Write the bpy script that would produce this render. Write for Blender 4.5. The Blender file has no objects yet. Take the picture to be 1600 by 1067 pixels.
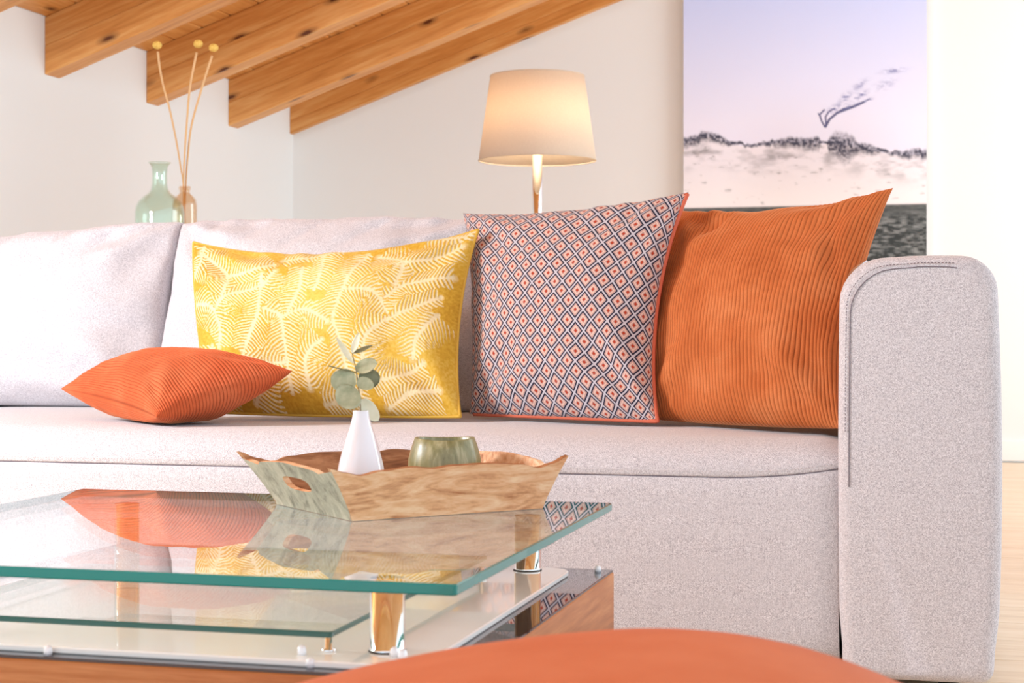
import bpy, bmesh, math, random
import numpy as np
from mathutils import Vector, Matrix, noise

sc = bpy.context.scene
COL = sc.collection
rng = random.Random(7)

# ------------------------------------------------------------------ camera, world, light
YAW = math.radians(14.66)
CAM = Vector((0.0, 0.0, 0.571))
cd = bpy.data.cameras.new('camera')
cam = bpy.data.objects.new('camera', cd)
COL.objects.link(cam)
cam.location = CAM
cam.rotation_euler = (math.radians(90), 0, YAW)
cd.sensor_width = 36.0
cd.lens = 36.0 * 2600 / 1600
cd.shift_y = -21.5 / 1600
cd.clip_start = 0.02
cd.dof.use_dof = True
cd.dof.focus_distance = 2.75
cd.dof.aperture_fstop = 12.0
sc.camera = cam

w = bpy.data.worlds.new('world')
sc.world = w
w.use_nodes = True
bg = w.node_tree.nodes['Background']
bg.inputs['Color'].default_value = (0.74, 0.885, 1.0, 1)
bg.inputs['Strength'].default_value = 1.15


def area(name, loc, target, sx, sy, power, color):
    ld = bpy.data.lights.new(name, 'AREA')
    ld.shape = 'RECTANGLE'
    ld.size, ld.size_y = sx, sy
    ld.energy = power
    ld.color = color
    o = bpy.data.objects.new(name, ld)
    COL.objects.link(o)
    o.location = loc
    o.rotation_euler = (Vector(target) - Vector(loc)).to_track_quat('-Z', 'Y').to_euler()
    return o


area('window_light_west', (-2.9, 1.7, 1.25), (-1.2, 3.1, 0.45), 0.7, 0.55, 50, (0.90, 0.95, 1.0))
area('window_light_east', (2.6, 5.6, 1.5), (-1.0, 6.0, 1.1), 2.2, 2.0, 60, (0.80, 0.92, 1.0))

sc.view_settings.view_transform = 'Standard'
sc.view_settings.look = 'None'
sc.view_settings.gamma = 1.0
sc.view_settings.use_curve_mapping = False
sc.view_settings.exposure = 0.68
sc.cycles.max_bounces = 12
sc.cycles.transparent_max_bounces = 24


# ------------------------------------------------------------------ helpers
def mesh_obj(name, verts, faces, mat, parent=None, smooth=True, uvs=None, cols=None, origin=None, mats=None, fmat=None):
    """verts in world space; the object's origin goes to the base centre of its box"""
    v = np.asarray(verts, dtype=float)
    if origin is None:
        lo, hi = v.min(0), v.max(0)
        origin = np.array([(lo[0] + hi[0]) / 2, (lo[1] + hi[1]) / 2, lo[2]])
    origin = np.asarray(origin, dtype=float)
    me = bpy.data.meshes.new(name)
    me.from_pydata((v - origin).tolist(), [], faces if isinstance(faces, list) else faces.tolist())
    if mats:
        for m in mats:
            me.materials.append(m)
        if fmat is not None:
            me.polygons.foreach_set('material_index', np.asarray(fmat, dtype=np.int32))
    else:
        me.materials.append(mat)
    if smooth:
        me.polygons.foreach_set('use_smooth', np.ones(len(me.polygons), dtype=bool))
    li = np.empty(len(me.loops), dtype=np.int32)
    me.loops.foreach_get('vertex_index', li)
    if uvs is not None:
        ul = me.uv_layers.new(name='UVMap')
        ul.data.foreach_set('uv', np.asarray(uvs, dtype=np.float32)[li].ravel())
    if cols is not None:
        ca = me.color_attributes.new('Col', 'FLOAT_COLOR', 'POINT')
        c = np.ones((len(v), 4), dtype=np.float32)
        c[:, :3] = cols
        ca.data.foreach_set('color', c.ravel())
    me.update()
    o = bpy.data.objects.new(name, me)
    COL.objects.link(o)
    o.location = origin
    if parent is not None:
        attach(o, parent)
    return o


def attach(o, parent):
    o.parent = parent
    o.matrix_parent_inverse = Matrix.Translation(-Vector(parent.location))


def thing(name, label, cat, loc, group=None):
    o = bpy.data.objects.new(name, None)
    o.empty_display_size = 0.05
    COL.objects.link(o)
    o.location = loc
    return tag(o, label, cat, group)


def tag(o, label, cat=None, group=None):
    o['label'] = label
    if cat:
        o['category'] = cat
    if group:
        o['group'] = group
    return o


def structure(o, label=None):
    o['kind'] = 'structure'
    if label:
        o['label'] = label
    return o


def box(lo, hi, bevel=0.0, seg=2):
    bm = bmesh.new()
    bmesh.ops.create_cube(bm, size=1.0)
    lo, hi = Vector(lo), Vector(hi)
    for v in bm.verts:
        v.co = Vector([lo[i] + (v.co[i] + 0.5) * (hi[i] - lo[i]) for i in range(3)])
    if bevel > 0:
        bmesh.ops.bevel(bm, geom=bm.edges[:], offset=bevel, segments=seg, profile=0.5, affect='EDGES')
    bm.verts.index_update()
    vs = [tuple(v.co) for v in bm.verts]
    fs = [[v.index for v in f.verts] for f in bm.faces]
    bm.free()
    return vs, fs


def join(*parts):
    vs, fs = [], []
    for v, f in parts:
        k = len(vs)
        vs += [tuple(p) for p in v]
        fs += [[i + k for i in q] for q in f]
    return vs, fs


def tube(pts, r, n=8, closed=False, caps=True):
    pts = [Vector(p) for p in pts]
    m = len(pts)
    rad = r if isinstance(r, (list, tuple)) else [r] * m
    vs, fs = [], []
    prev = None
    for i, p in enumerate(pts):
        a = pts[(i - 1) % m] if (closed or i > 0) else p
        b = pts[(i + 1) % m] if (closed or i < m - 1) else p
        t = (b - a).normalized()
        if prev is None:
            ref = Vector((0, 0, 1)) if abs(t.z) < 0.9 else Vector((1, 0, 0))
            s = t.cross(ref).normalized()
        else:
            s = (prev - t * prev.dot(t)).normalized()
        prev = s
        q = t.cross(s)
        for k in range(n):
            an = 2 * math.pi * k / n
            vs.append(tuple(p + (s * math.cos(an) + q * math.sin(an)) * rad[i]))
    for i in range(m if closed else m - 1):
        j = (i + 1) % m
        for k in range(n):
            l = (k + 1) % n
            fs.append([i * n + k, i * n + l, j * n + l, j * n + k])
    if caps and not closed:
        fs.append(list(range(n))[::-1])
        fs.append([(m - 1) * n + k for k in range(n)])
    return vs, fs


def lathe(profile, c, n=48, caps=True):
    vs, fs = [], []
    for r, z in profile:
        for k in range(n):
            a = 2 * math.pi * k / n
            vs.append((c[0] + r * math.cos(a), c[1] + r * math.sin(a), c[2] + z))
    m = len(profile)
    for i in range(m - 1):
        for k in range(n):
            l = (k + 1) % n
            fs.append([i * n + k, i * n + l, (i + 1) * n + l, (i + 1) * n + k])
    if caps:
        if profile[0][0] > 1e-6:
            fs.append(list(range(n))[::-1])
        if profile[-1][0] > 1e-6:
            fs.append([(m - 1) * n + k for k in range(n)])
    return vs, fs


def smoothpath(pts, n):
    """Catmull-Rom through pts"""
    P = [np.array(p, dtype=float) for p in pts]
    P = [2 * P[0] - P[1]] + P + [2 * P[-1] - P[-2]]
    out = []
    segs = len(P) - 3
    for i in range(segs):
        for t in np.linspace(0, 1, n, endpoint=(i == segs - 1)):
            a, b, c_, d = P[i:i + 4]
            out.append(0.5 * (2 * b + (c_ - a) * t + (2 * a - 5 * b + 4 * c_ - d) * t ** 2 + (3 * b - a - 3 * c_ + d) * t ** 3))
    return [tuple(p) for p in out]


# smooth value noise on arrays
def vnoise(x, y, seed=0):
    x = np.asarray(x, dtype=float); y = np.asarray(y, dtype=float)
    xi, yi = np.floor(x).astype(np.int64), np.floor(y).astype(np.int64)
    xf, yf = x - xi, y - yi
    xf = xf * xf * (3 - 2 * xf); yf = yf * yf * (3 - 2 * yf)

    def h(a, b):
        n_ = (a * 374761393 + b * 668265263 + seed * 982451653) & 0x7fffffff
        n_ = ((n_ ^ (n_ >> 13)) * 1274126177) & 0x7fffffff
        return ((n_ ^ (n_ >> 16)) & 0xffff) / 65535.0
    return (h(xi, yi) * (1 - xf) * (1 - yf) + h(xi + 1, yi) * xf * (1 - yf) + h(xi, yi + 1) * (1 - xf) * yf + h(xi + 1, yi + 1) * xf * yf) * 2 - 1


def fbm(x, y, seed=0, o=4):
    s, a = 0, 1.0
    for k in range(o):
        s = s + a * vnoise(x * 2 ** k, y * 2 ** k, seed + k)
        a *= 0.5
    return s


# ------------------------------------------------------------------ materials
def srgb(r, g, b):
    return tuple((c / 255 / 12.92) if c / 255 <= 0.04045 else ((c / 255 + 0.055) / 1.055) ** 2.4 for c in (r, g, b))


class NT:
    def __init__(self, name):
        self.m = bpy.data.materials.new(name)
        self.m.use_nodes = True
        self.t = self.m.node_tree
        self.b = self.t.nodes['Principled BSDF']
        self.out = self.t.nodes['Material Output']

    def n(self, kind, **kw):
        nd = self.t.nodes.new(kind)
        for k, v in kw.items():
            setattr(nd, k, v)
        return nd

    def l(self, a, b):
        self.t.links.new(a, b)

    def math(self, op, a, b=None, c=None, clamp=False):
        nd = self.n('ShaderNodeMath', operation=op, use_clamp=clamp)
        for i, x in enumerate((a, b, c)):
            if x is None:
                continue
            if isinstance(x, (int, float)):
                nd.inputs[i].default_value = x
            else:
                self.l(x, nd.inputs[i])
        return nd.outputs[0]

    def mix(self, fac, a, b):
        nd = self.n('ShaderNodeMix', data_type='RGBA')
        for s, x in ((0, fac), (6, a), (7, b)):
            if isinstance(x, (int, float)):
                nd.inputs[s].default_value = x
            elif isinstance(x, tuple):
                nd.inputs[s].default_value = (*x, 1)
            else:
                self.l(x, nd.inputs[s])
        return nd.outputs[2]

    def noise(self, vec, scale, detail=4, rough=0.55, dist=0.0):
        nd = self.n('ShaderNodeTexNoise')
        nd.inputs['Scale'].default_value = scale
        nd.inputs['Detail'].default_value = detail
        nd.inputs['Roughness'].default_value = rough
        nd.inputs['Distortion'].default_value = dist
        self.l(vec, nd.inputs['Vector'])
        return nd.outputs['Fac']

    def coord(self, kind='Object', scale=(1, 1, 1), rot=(0, 0, 0)):
        tc = self.n('ShaderNodeTexCoord')
        mp = self.n('ShaderNodeMapping')
        mp.inputs['Scale'].default_value = scale
        mp.inputs['Rotation'].default_value = rot
        self.l(tc.outputs[kind], mp.inputs['Vector'])
        return mp.outputs[0]

    def ramp(self, fac, stops):
        nd = self.n('ShaderNodeValToRGB')
        el = nd.color_ramp.elements
        while len(el) < len(stops):
            el.new(0.5)
        for e, (p, c) in zip(el, stops):
            e.position = p
            e.color = (*c, 1)
        self.l(fac, nd.inputs[0])
        return nd.outputs[0]

    def bump(self, h, strength=0.3, dist=0.001):
        nd = self.n('ShaderNodeBump')
        nd.inputs['Strength'].default_value = strength
        nd.inputs['Distance'].default_value = dist
        self.l(h, nd.inputs['Height'])
        self.l(nd.outputs[0], self.b.inputs['Normal'])

    def base(self, c):
        if isinstance(c, tuple):
            self.b.inputs['Base Color'].default_value = (*c, 1)
        else:
            self.l(c, self.b.inputs['Base Color'])

    def set(self, **kw):
        for k, v in kw.items():
            self.b.inputs[k.replace('_', ' ')].default_value = v
        return self


def plain(name, col, rough=0.5, metal=0.0, **kw):
    t = NT(name)
    t.base(col)
    t.set(Roughness=rough, Metallic=metal, **kw)
    return t.m


def mat_fabric(name, col, dark, light, scale=780):
    t = NT(name)
    v = t.coord('Object')
    wv = []
    for ax in (0, 1, 2):
        sep = t.n('ShaderNodeSeparateXYZ')
        t.l(v, sep.inputs[0])
        wv.append(t.math('SINE', t.math('MULTIPLY', sep.outputs[ax], 1500.0)))
    weave = t.math('ADD', t.math('MULTIPLY', wv[0], wv[2]), t.math('MULTIPLY', wv[0], wv[1]))
    n1 = t.noise(v, scale, 2, 0.6)
    n2 = t.noise(v, scale * 0.35, 3, 0.7)
    f = t.math('ADD', t.math('MULTIPLY', n1, 0.7), t.math('MULTIPLY', n2, 0.3))
    f = t.math('ADD', f, t.math('MULTIPLY', weave, 0.012))
    t.base(t.ramp(f, [(0.36, dark), (0.5, col), (0.64, light)]))
    t.set(Roughness=0.95, Sheen_Weight=0.25, Sheen_Roughness=0.5)
    t.b.inputs['Specular IOR Level'].default_value = 0.1
    t.bump(f, 0.5, 0.001)
    return t.m


M = {}
M['wall'] = None


def mat_wall(name, col):
    t = NT(name)
    v = t.coord('Object')
    n = t.noise(v, 60, 3)
    t.base(col)
    t.set(Roughness=0.9)
    t.bump(n, 0.08, 0.002)
    return t.m


def mat_pine(name, along='X'):
    t = NT(name)
    sc_ = {'X': (1.0, 14, 14), 'Y': (14, 1.0, 14)}[along]
    info = t.n('ShaderNodeObjectInfo')
    tc = t.n('ShaderNodeTexCoord')
    off = t.n('ShaderNodeVectorMath', operation='ADD')
    rv = t.n('ShaderNodeVectorMath', operation='SCALE')
    cmb = t.n('ShaderNodeCombineXYZ')
    for i in range(3):
        t.l(info.outputs['Random'], cmb.inputs[i])
    t.l(cmb.outputs[0], rv.inputs[0]); rv.inputs['Scale'].default_value = 37.0
    t.l(tc.outputs['Object'], off.inputs[0]); t.l(rv.outputs[0], off.inputs[1])
    mp = t.n('ShaderNodeMapping'); mp.inputs['Scale'].default_value = sc_
    pit = t.n('ShaderNodeMapping'); pit.inputs['Rotation'].default_value = (0, math.atan(0.352) if along == 'X' else 0, 0)
    t.l(off.outputs[0], pit.inputs[0])
    t.l(pit.outputs[0], mp.inputs[0])
    g = t.noise(mp.outputs[0], 2.2, 6, 0.6, 0.6)
    g2 = t.noise(mp.outputs[0], 7.0, 4, 0.6, 0.3)
    f = t.math('ADD', t.math('MULTIPLY', g, 0.65), t.math('MULTIPLY', g2, 0.35))
    col = t.ramp(f, [(0.3, srgb(196, 124, 58)), (0.5, srgb(222, 154, 84)), (0.72, srgb(240, 188, 122))])
    # knots
    mk = t.n('ShaderNodeMapping')
    mk.inputs['Scale'].default_value = {'X': (3.6, 10, 10), 'Y': (10, 3.6, 10)}[along]
    t.l(pit.outputs[0], mk.inputs[0])
    vo = t.n('ShaderNodeTexVoronoi', feature='F1')
    vo.inputs['Scale'].default_value = 1.0
    t.l(mk.outputs[0], vo.inputs['Vector'])
    wob = t.math('MULTIPLY', t.noise(mk.outputs[0], 6, 2), 0.07)
    k = t.math('ADD', vo.outputs['Distance'], wob)
    kf = t.ramp(k, [(0.10, (1, 1, 1)), (0.15, (0.45, 0.45, 0.45)), (0.24, (0, 0, 0))])
    col = t.mix(kf, col, srgb(96, 48, 22))
    t.base(col)
    t.set(Roughness=0.42)
    t.b.inputs['Specular IOR Level'].default_value = 0.35
    t.bump(f, 0.1, 0.002)
    return t.m


def mat_grain(name, dark, mid, light, scale, rough=0.45, spec=0.4, sc1=2.0):
    t = NT(name)
    v = t.coord('Object', scale)
    g = t.noise(v, sc1, 7, 0.62, 0.5)
    g2 = t.noise(v, sc1 * 5, 3, 0.6)
    f = t.math('ADD', t.math('MULTIPLY', g, 0.7), t.math('MULTIPLY', g2, 0.3))
    t.base(t.ramp(f, [(0.33, dark), (0.5, mid), (0.66, light)]))
    t.set(Roughness=rough)
    t.b.inputs['Specular IOR Level'].default_value = spec
    t.bump(f, 0.12, 0.001)
    return t.m


def mat_thin_glass(name, tint, refl=(1, 1, 1)):
    """clear sheet: Schlick reflection over straight transmission"""
    t = NT(name)
    g = t.n('ShaderNodeNewGeometry')
    d = t.n('ShaderNodeVectorMath', operation='DOT_PRODUCT')
    t.l(g.outputs['Incoming'], d.inputs[0])
    t.l(g.outputs['Normal'], d.inputs[1])
    c = t.math('ABSOLUTE', d.outputs['Value'])
    s = t.math('POWER', t.math('SUBTRACT', 1.0, c, clamp=True), 5.0)
    F = t.math('ADD', t.math('MULTIPLY', s, 0.96), 0.04, clamp=True)
    tr = t.n('ShaderNodeBsdfTransparent'); tr.inputs[0].default_value = (*tint, 1)
    gl = t.n('ShaderNodeBsdfGlossy'); gl.inputs['Roughness'].default_value = 0.0
    gl.inputs['Color'].default_value = (*refl, 1)
    mx = t.n('ShaderNodeMixShader')
    t.l(F, mx.inputs[0]); t.l(tr.outputs[0], mx.inputs[1]); t.l(gl.outputs[0], mx.inputs[2])
    t.l(mx.outputs[0], t.out.inputs['Surface'])
    return t.m


M['wall'] = mat_wall('plaster_white', srgb(236, 234, 231))
M['base'] = plain('baseboard_paint', srgb(244, 242, 238), 0.4)
M['pine'] = mat_pine('pine_beam', 'X')
M['pine_board'] = mat_pine('pine_board', 'Y')
M['floor'] = mat_grain('oak_plank', srgb(212, 186, 154), srgb(230, 207, 176), srgb(240, 222, 198), (1.2, 14, 14), 0.35)
M['fabric'] = mat_fabric('sofa_fabric', srgb(206, 200, 203), srgb(162, 156, 163), srgb(234, 230, 233))
M['seam'] = plain('seam_thread', srgb(120, 110, 118), 0.9)
M['stitch'] = plain('stitch_thread', srgb(206, 198, 200), 0.9)
M['chrome'] = plain('chrome', (0.92, 0.92, 0.93), 0.04, 1.0)
M['glass'] = mat_thin_glass('table_glass', (0.95, 0.985, 0.975))
M['glass_edge'] = NT('glass_edge').set(Roughness=0.12, Coat_Weight=0.5).m
M['glass_edge'].node_tree.nodes['Principled BSDF'].inputs['Base Color'].default_value = (*srgb(18, 138, 132), 1)
M['glass_edge_dark'] = plain('thin_glass_edge', srgb(58, 104, 98), 0.1)
M['white_glass'] = plain('white_back_painted_glass', srgb(252, 249, 244), 0.06, 0.0, Coat_Weight=0.5)
M['black_glass'] = plain('grey_mirror_glass', srgb(96, 92, 96), 0.02, 0.85)
M['table_wood'] = mat_grain('table_walnut', srgb(150, 86, 42), srgb(186, 116, 66), srgb(214, 150, 98), (14, 1.0, 14), 0.35)
M['table_wood_front'] = mat_grain('table_walnut_front', srgb(150, 86, 42), srgb(186, 116, 66), srgb(214, 150, 98), (1.0, 14, 14), 0.35)
M['clear_knob'] = plain('clear_knob', srgb(245, 245, 248), 0.08, 0.0, Coat_Weight=1.0)
M['ceramic'] = plain('white_ceramic', srgb(240, 236, 240), 0.12, 0.0, Coat_Weight=0.8)
M['black'] = plain('dark_plastic', srgb(40, 36, 34), 0.6)

# ------------------------------------------------------------------ room shell
XL, YB = -3.03, 7.44           # left (knee) wall, back wall
SLOPE = 0.352                  # rise of the roof towards +X
BZ, BH = 1.45, 0.20            # underside of the beams at the left wall, beam height
XR, YF = 2.6, -1.2


def roof(x):                   # underside of the boards
    return BZ + BH + (x - XL) * SLOPE


# floor
v, f = box((XL - 0.2, YF, -0.08), (3.2, YB + 0.2, -0.012))
floor = structure(mesh_obj('floor', v, f, M['floor'], smooth=False), 'pale oak plank floor')
PW, PL = 0.19, 1.75
v, f = box((-PL / 2 + 0.0012, -PW / 2 + 0.0012, -0.011), (PL / 2 - 0.0012, PW / 2 - 0.0012, 0.0), 0.0008, 1)
pm = None
row = 0
y = YF + PW / 2
while y < YB - PW / 2 + 0.02:
    x = XL + PL / 2 - (row * 0.63) % PL + 0.4
    while x - PL / 2 < 3.1:
        if x - PL / 2 > XL - 0.2 and x + PL / 2 < 3.25:
            if pm is None:
                o = mesh_obj('plank', v, f, M['floor'], smooth=False, origin=(0, 0, 0))
                pm = o.data
            else:
                o = bpy.data.objects.new('plank', pm)
                COL.objects.link(o)
            o.location = (x, y, 0)
            attach(o, floor)
        x += PL
    y += PW
    row += 1

# back wall, sloped top
v = [(XL - 0.15, YB, 0), (3.2, YB, 0), (3.2, YB, roof(3.2) + 0.1), (XL - 0.15, YB, roof(XL - 0.15) + 0.1)]
v += [(a, b + 0.15, c) for a, b, c in v]
f = [[3, 2, 1, 0], [4, 5, 6, 7], [0, 1, 5, 4], [1, 2, 6, 5], [2, 3, 7, 6], [3, 0, 4, 7]]
structure(mesh_obj('wall_back', v, f, M['wall'], smooth=False), 'plain white plaster wall behind lamp')
v, f = box((XL - 0.15, YF, 0), (XL, YB, roof(XL) + 0.02))
structure(mesh_obj('wall_left', v, f, M['wall'], smooth=False), 'low white plaster knee wall under beams')
v, f = box((XL, YB - 0.016, 0), (3.2, YB, 0.088), 0.003, 1)
structure(mesh_obj('baseboard_back', v, f, M['base'], smooth=False), 'white painted baseboard along the back wall')
v, f = box((XL, YF, 0), (XL + 0.016, YB - 0.016, 0.088), 0.003, 1)
structure(mesh_obj('baseboard_left', v, f, M['base'], smooth=False))

# ceiling: roof deck, boards, beams
xs = (XL - 0.15, 3.0)
v = [(x, yy, roof(x) + dz) for dz in (0.035, 0.12) for yy in (YF, YB + 0.15) for x in xs]
f = [[0, 1, 3, 2], [4, 6, 7, 5], [0, 4, 5, 1], [2, 3, 7, 6], [0, 2, 6, 4], [1, 5, 7, 3]]
ceil = structure(mesh_obj('ceiling', v, f, M['pine_board'], smooth=False), 'sloping pine ceiling with exposed beams')
ang = math.atan(SLOPE)
BWID = 0.125
bv, bf = [], []
prof = [(-BWID / 2 + 0.0005, 0.03), (-BWID / 2 + 0.0005, 0.006), (-BWID / 2 + 0.006, 0.0), (BWID / 2 - 0.006, 0.0), (BWID / 2 - 0.0005, 0.006), (BWID / 2 - 0.0005, 0.03)]
L = YB - YF
for yy in (-L / 2, L / 2):
    for a, h in prof:
        bv.append((a * math.cos(ang) - h * math.sin(ang), yy, a * math.sin(ang) + h * math.cos(ang)))
for i in range(6):
    j = (i + 1) % 6
    bf.append([i, j, j + 6, i + 6])
bf += [[5, 4, 3, 2, 1, 0], [6, 7, 8, 9, 10, 11]]
bme = None
k = 0
x = XL + BWID / 2 * math.cos(ang)
while x < 2.95:
    if bme is None:
        o = mesh_obj('board', bv, bf, M['pine_board'], smooth=False, origin=(0, 0, 0))
        bme = o.data
    else:
        o = bpy.data.objects.new('board', bme)
        COL.objects.link(o)
    o.location = (x, (YB + YF) / 2, roof(x))
    attach(o, ceil)
    x += BWID * math.cos(ang)
BW = 0.10


def lamella(z0, z1, xlen):
    """a beam layer, sheared along the roof pitch; local origin at the wall end, underside"""
    vs, fs = [], []
    c = 0.003
    pr = [(-BW / 2 + c, z0), (BW / 2 - c, z0), (BW / 2, z0 + c), (BW / 2, z1 - c), (BW / 2 - c, z1), (-BW / 2 + c, z1), (-BW / 2, z1 - c), (-BW / 2, z0 + c)]
    for xx in (0.0, xlen):
        for yy, zz in pr:
            vs.append((xx, yy, zz + xx * SLOPE))
    n = len(pr)
    for i in range(n):
        j = (i + 1) % n
        fs.append([i, i + n, j + n, j])
    fs += [list(range(n)), list(range(n, 2 * n))[::-1]]
    return vs, fs


lam_mesh = []
for bi, by in enumerate([5.176 - 0.757 * k for k in range(6, 0, -1)] + [5.176, 5.933, 6.700, 7.40]):
    zb = BZ + (0.045 if by > 7.3 else 0.0)
    beam = bpy.data.objects.new('beam', None)
    COL.objects.link(beam)
    beam.location = (XL + 0.001, by + BW / 2, zb)
    attach(beam, ceil)
    if by > 7.3:
        continue_specs = [(0.0, 0.06), (0.06, BH - 0.045)]
        for z0, z1 in continue_specs:
            vv, ff = lamella(z0, z1, 5.6)
            o = mesh_obj('lamella', vv, ff, M['pine'], smooth=False, origin=(0, 0, 0))
            o.location = beam.location
            attach(o, beam)
        continue
    if not lam_mesh:
        for z0, z1 in ((0.0, 0.10), (0.10, BH)):
            vv, ff = lamella(z0, z1, 5.6)
            o = mesh_obj('lamella', vv, ff, M['pine'], smooth=False, origin=(0, 0, 0))
            lam_mesh.append(o.data)
            o.location = beam.location
            attach(o, beam)
    else:
        for me in lam_mesh:
            o = bpy.data.objects.new('lamella', me)
            COL.objects.link(o)
            o.location = beam.location
            attach(o, beam)

# ------------------------------------------------------------------ sofa
SEAT_Z = 0.393
AX0, AX1 = -0.163, 0.072        # right arm
AY0, AY1 = 2.645, 3.78
ATOP = 0.677
SXL = -2.50                     # inner side of the far arm
sofa = thing('sofa', 'long light grey lilac fabric sofa with rounded block armrest', 'sofa', (-1.2, 3.2, 0))


def arm_profile(x0, x1, inset=0.0, n=8):
    """outline in X/Z, anticlockwise seen from the front, slightly barrelled"""
    z0, z1 = 0.022, ATOP
    w_ = x1 - x0
    pts = []

    def arc(cx, cz, r, a0, a1):
        for t in np.linspace(a0, a1, n):
            pts.append((cx + r * math.cos(t), cz + r * math.sin(t)))
    rl, rr, rb = 0.062, 0.050, 0.022
    arc(x0 + rb, z0 + rb, rb, 1.5 * math.pi, math.pi)
    for zz in np.linspace(z0 + 0.05, z1 - rl - 0.02, 10):
        pts.append((x0, zz))
    arc(x0 + rl, z1 - rl, rl, math.pi, math.pi / 2)
    for xx in np.linspace(x0 + rl + 0.01, x1 - rr - 0.01, 6):
        pts.append((xx, z1))
    arc(x1 - rr, z1 - rr, rr, math.pi / 2, 0)
    for zz in np.linspace(z1 - rr - 0.02, z0 + 0.05, 10):
        pts.append((x1, zz))
    arc(x1 - rb, z0 + rb, rb, 0, -math.pi / 2)
    for xx in np.linspace(x1 - rb - 0.01, x0 + rb + 0.01, 6):
        pts.append((xx, z0))
    out = []
    cx, cz = (x0 + x1) / 2, (z0 + z1) / 2
    for x_, z_ in pts:
        tz = (z_ - z0) / (z1 - z0)
        bul = 0.010 * math.sin(math.pi * min(max(tz, 0), 1)) ** 0.8 * (1 if x_ > cx else -0.35)
        x_ = x_ + bul - (0.004 if x_ > cx else -0.004) * (1 if tz < 0.12 else 0)
        tx = (x_ - x0) / w_
        z_ = z_ + (0.006 * math.sin(math.pi * min(max(tx, 0), 1)) if tz > 0.8 else 0) + (0.006 * (tx - .5) if tz > .9 else 0)
        hx, hz = max(abs(x_ - cx), 1e-6), max(abs(z_ - cz), 1e-6)
        out.append((x_ - math.copysign(min(inset, hx), x_ - cx), z_ - math.copysign(min(inset, hz), z_ - cz)))
    return out


def build_arm(x0, x1):
    loops = []
    R = 0.022
    for a in np.linspace(0, math.pi / 2, 6):
        loops.append((AY0 + R * (1 - math.sin(a)), R * (1 - math.cos(a))))
    loops = loops[::-1]                       # from the front edge of the panel backwards
    loops += [(y_, 0.0) for y_ in np.linspace(AY0 + 0.08, AY1 - 0.03, 8)] + [(AY1 - 0.01, 0.01), (AY1, 0.03)]
    vs, fs = [], []
    N = None
    for y_, ins in loops:
        pr = arm_profile(x0, x1, ins)
        N = len(pr)
        vs += [(p[0], y_, p[1]) for p in pr]
    for i in range(len(loops) - 1):
        for k_ in range(N):
            l = (k_ + 1) % N
            fs.append([i * N + k_, i * N + l, (i + 1) * N + l, (i + 1) * N + k_])
    fs.append(list(range(N))[::-1])
    fs.append([(len(loops) - 1) * N + k_ for k_ in range(N)])
    arm = mesh_obj('armrest', vs, fs, M['fabric'], sofa)
    # sewn line running round the front panel
    pr = arm_profile(x0, x1, 0.018)
    pts = [(p[0], AY0 - 0.0005, p[1]) for p in pr if p[1] > 0.30][:]
    pts = [p for p in pts if not p[0] > x1 - 0.055]
    pts.sort(key=lambda p: (p[0] > x0 + 0.075, p[2] if p[0] <= x0 + 0.075 else p[0]))
    tv, tf = tube(pts, 0.0008, 6)
    mesh_obj('seam', tv, tf, M['seam'], arm)
    sv, sf = [], []
    pr2 = arm_profile(x0, x1, 0.012)
    pts2 = [(p[0], AY0 - 0.0002, p[1]) for p in pr2 if p[1] > 0.36]
    pts2 = [p for p in pts2 if not p[0] > x1 - 0.055]
    pts2.sort(key=lambda p: (p[0] > x0 + 0.07, p[2] if p[0] <= x0 + 0.07 else p[0]))
    path = smoothpath(pts2, 6)
    pieces = []
    acc, last = 0.0, Vector(path[0])
    dense = []
    for a_, b_ in zip(path[:-1], path[1:]):
        a_, b_ = Vector(a_), Vector(b_)
        for t in np.linspace(0, 1, 5, endpoint=False):
            dense.append(a_.lerp(b_, t))
    nxt, s = 0.0, 0.0
    for a_, b_ in zip(dense[:-1], dense[1:]):
        s += (b_ - a_).length
        if s >= nxt:
            d_ = (b_ - a_).normalized()
            pieces.append(tube([b_ - d_ * 0.0016, b_ + d_ * 0.0016], 0.0006, 5))
            nxt += 0.0052
    v_, f_ = join(*pieces)
    o = mesh_obj('stitching', v_, f_, M['seam'], arm)
    o['kind'] = 'stuff'
    return arm


build_arm(AX0, AX1)
build_arm(SXL - 0.235, SXL)


def seat_z(x, y_):
    return SEAT_Z


# seat: upper cushion with rolled front edge, front panel below a sewn line
SY0 = 2.660


def seam_z(x):
    t = max(0.0, (x + 0.36) / 0.20)
    return 0.331 + 0.018 * min(t, 1.0) ** 2


nx = 120
xsv = np.linspace(SXL + 0.003, AX0 - 0.002, nx)
prof_s = []
Rf = 0.058
for a in np.linspace(0, math.pi / 2, 10):
    prof_s.append(('r', a))
vs, fs = [], []
cols_n = 0
for ix, x in enumerate(xsv):
    zs = seam_z(x)
    edge = max(0.0, (x - (AX0 - 0.05)) / 0.05)
    drop = 0.010 * edge ** 2
    ytuck = 0.010 * edge ** 2
    r = SEAT_Z - zs
    colv = [(x, SY0 + 0.006 + ytuck, zs + 0.0003), (x, SY0 + 0.002 + ytuck, zs + 0.0012)]
    for _, a in prof_s:
        yy = SY0 + ytuck + 0.075 * (1 - math.cos(a))
        zz = zs + 0.004 + (SEAT_Z - drop - zs - 0.004) * math.sin(a)
        colv.append((x, yy, zz))
    for yy in np.linspace(SY0 + 0.12, 3.70, 14):
        colv.append((x, yy, SEAT_Z - drop + 0.004 * fbm(x * 2.2, yy * 2.2, 5, 2) - 0.003 * (yy - SY0)))
    colv.append((x, 3.70, 0.10))
    cols_n = len(colv)
    vs += colv
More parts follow.
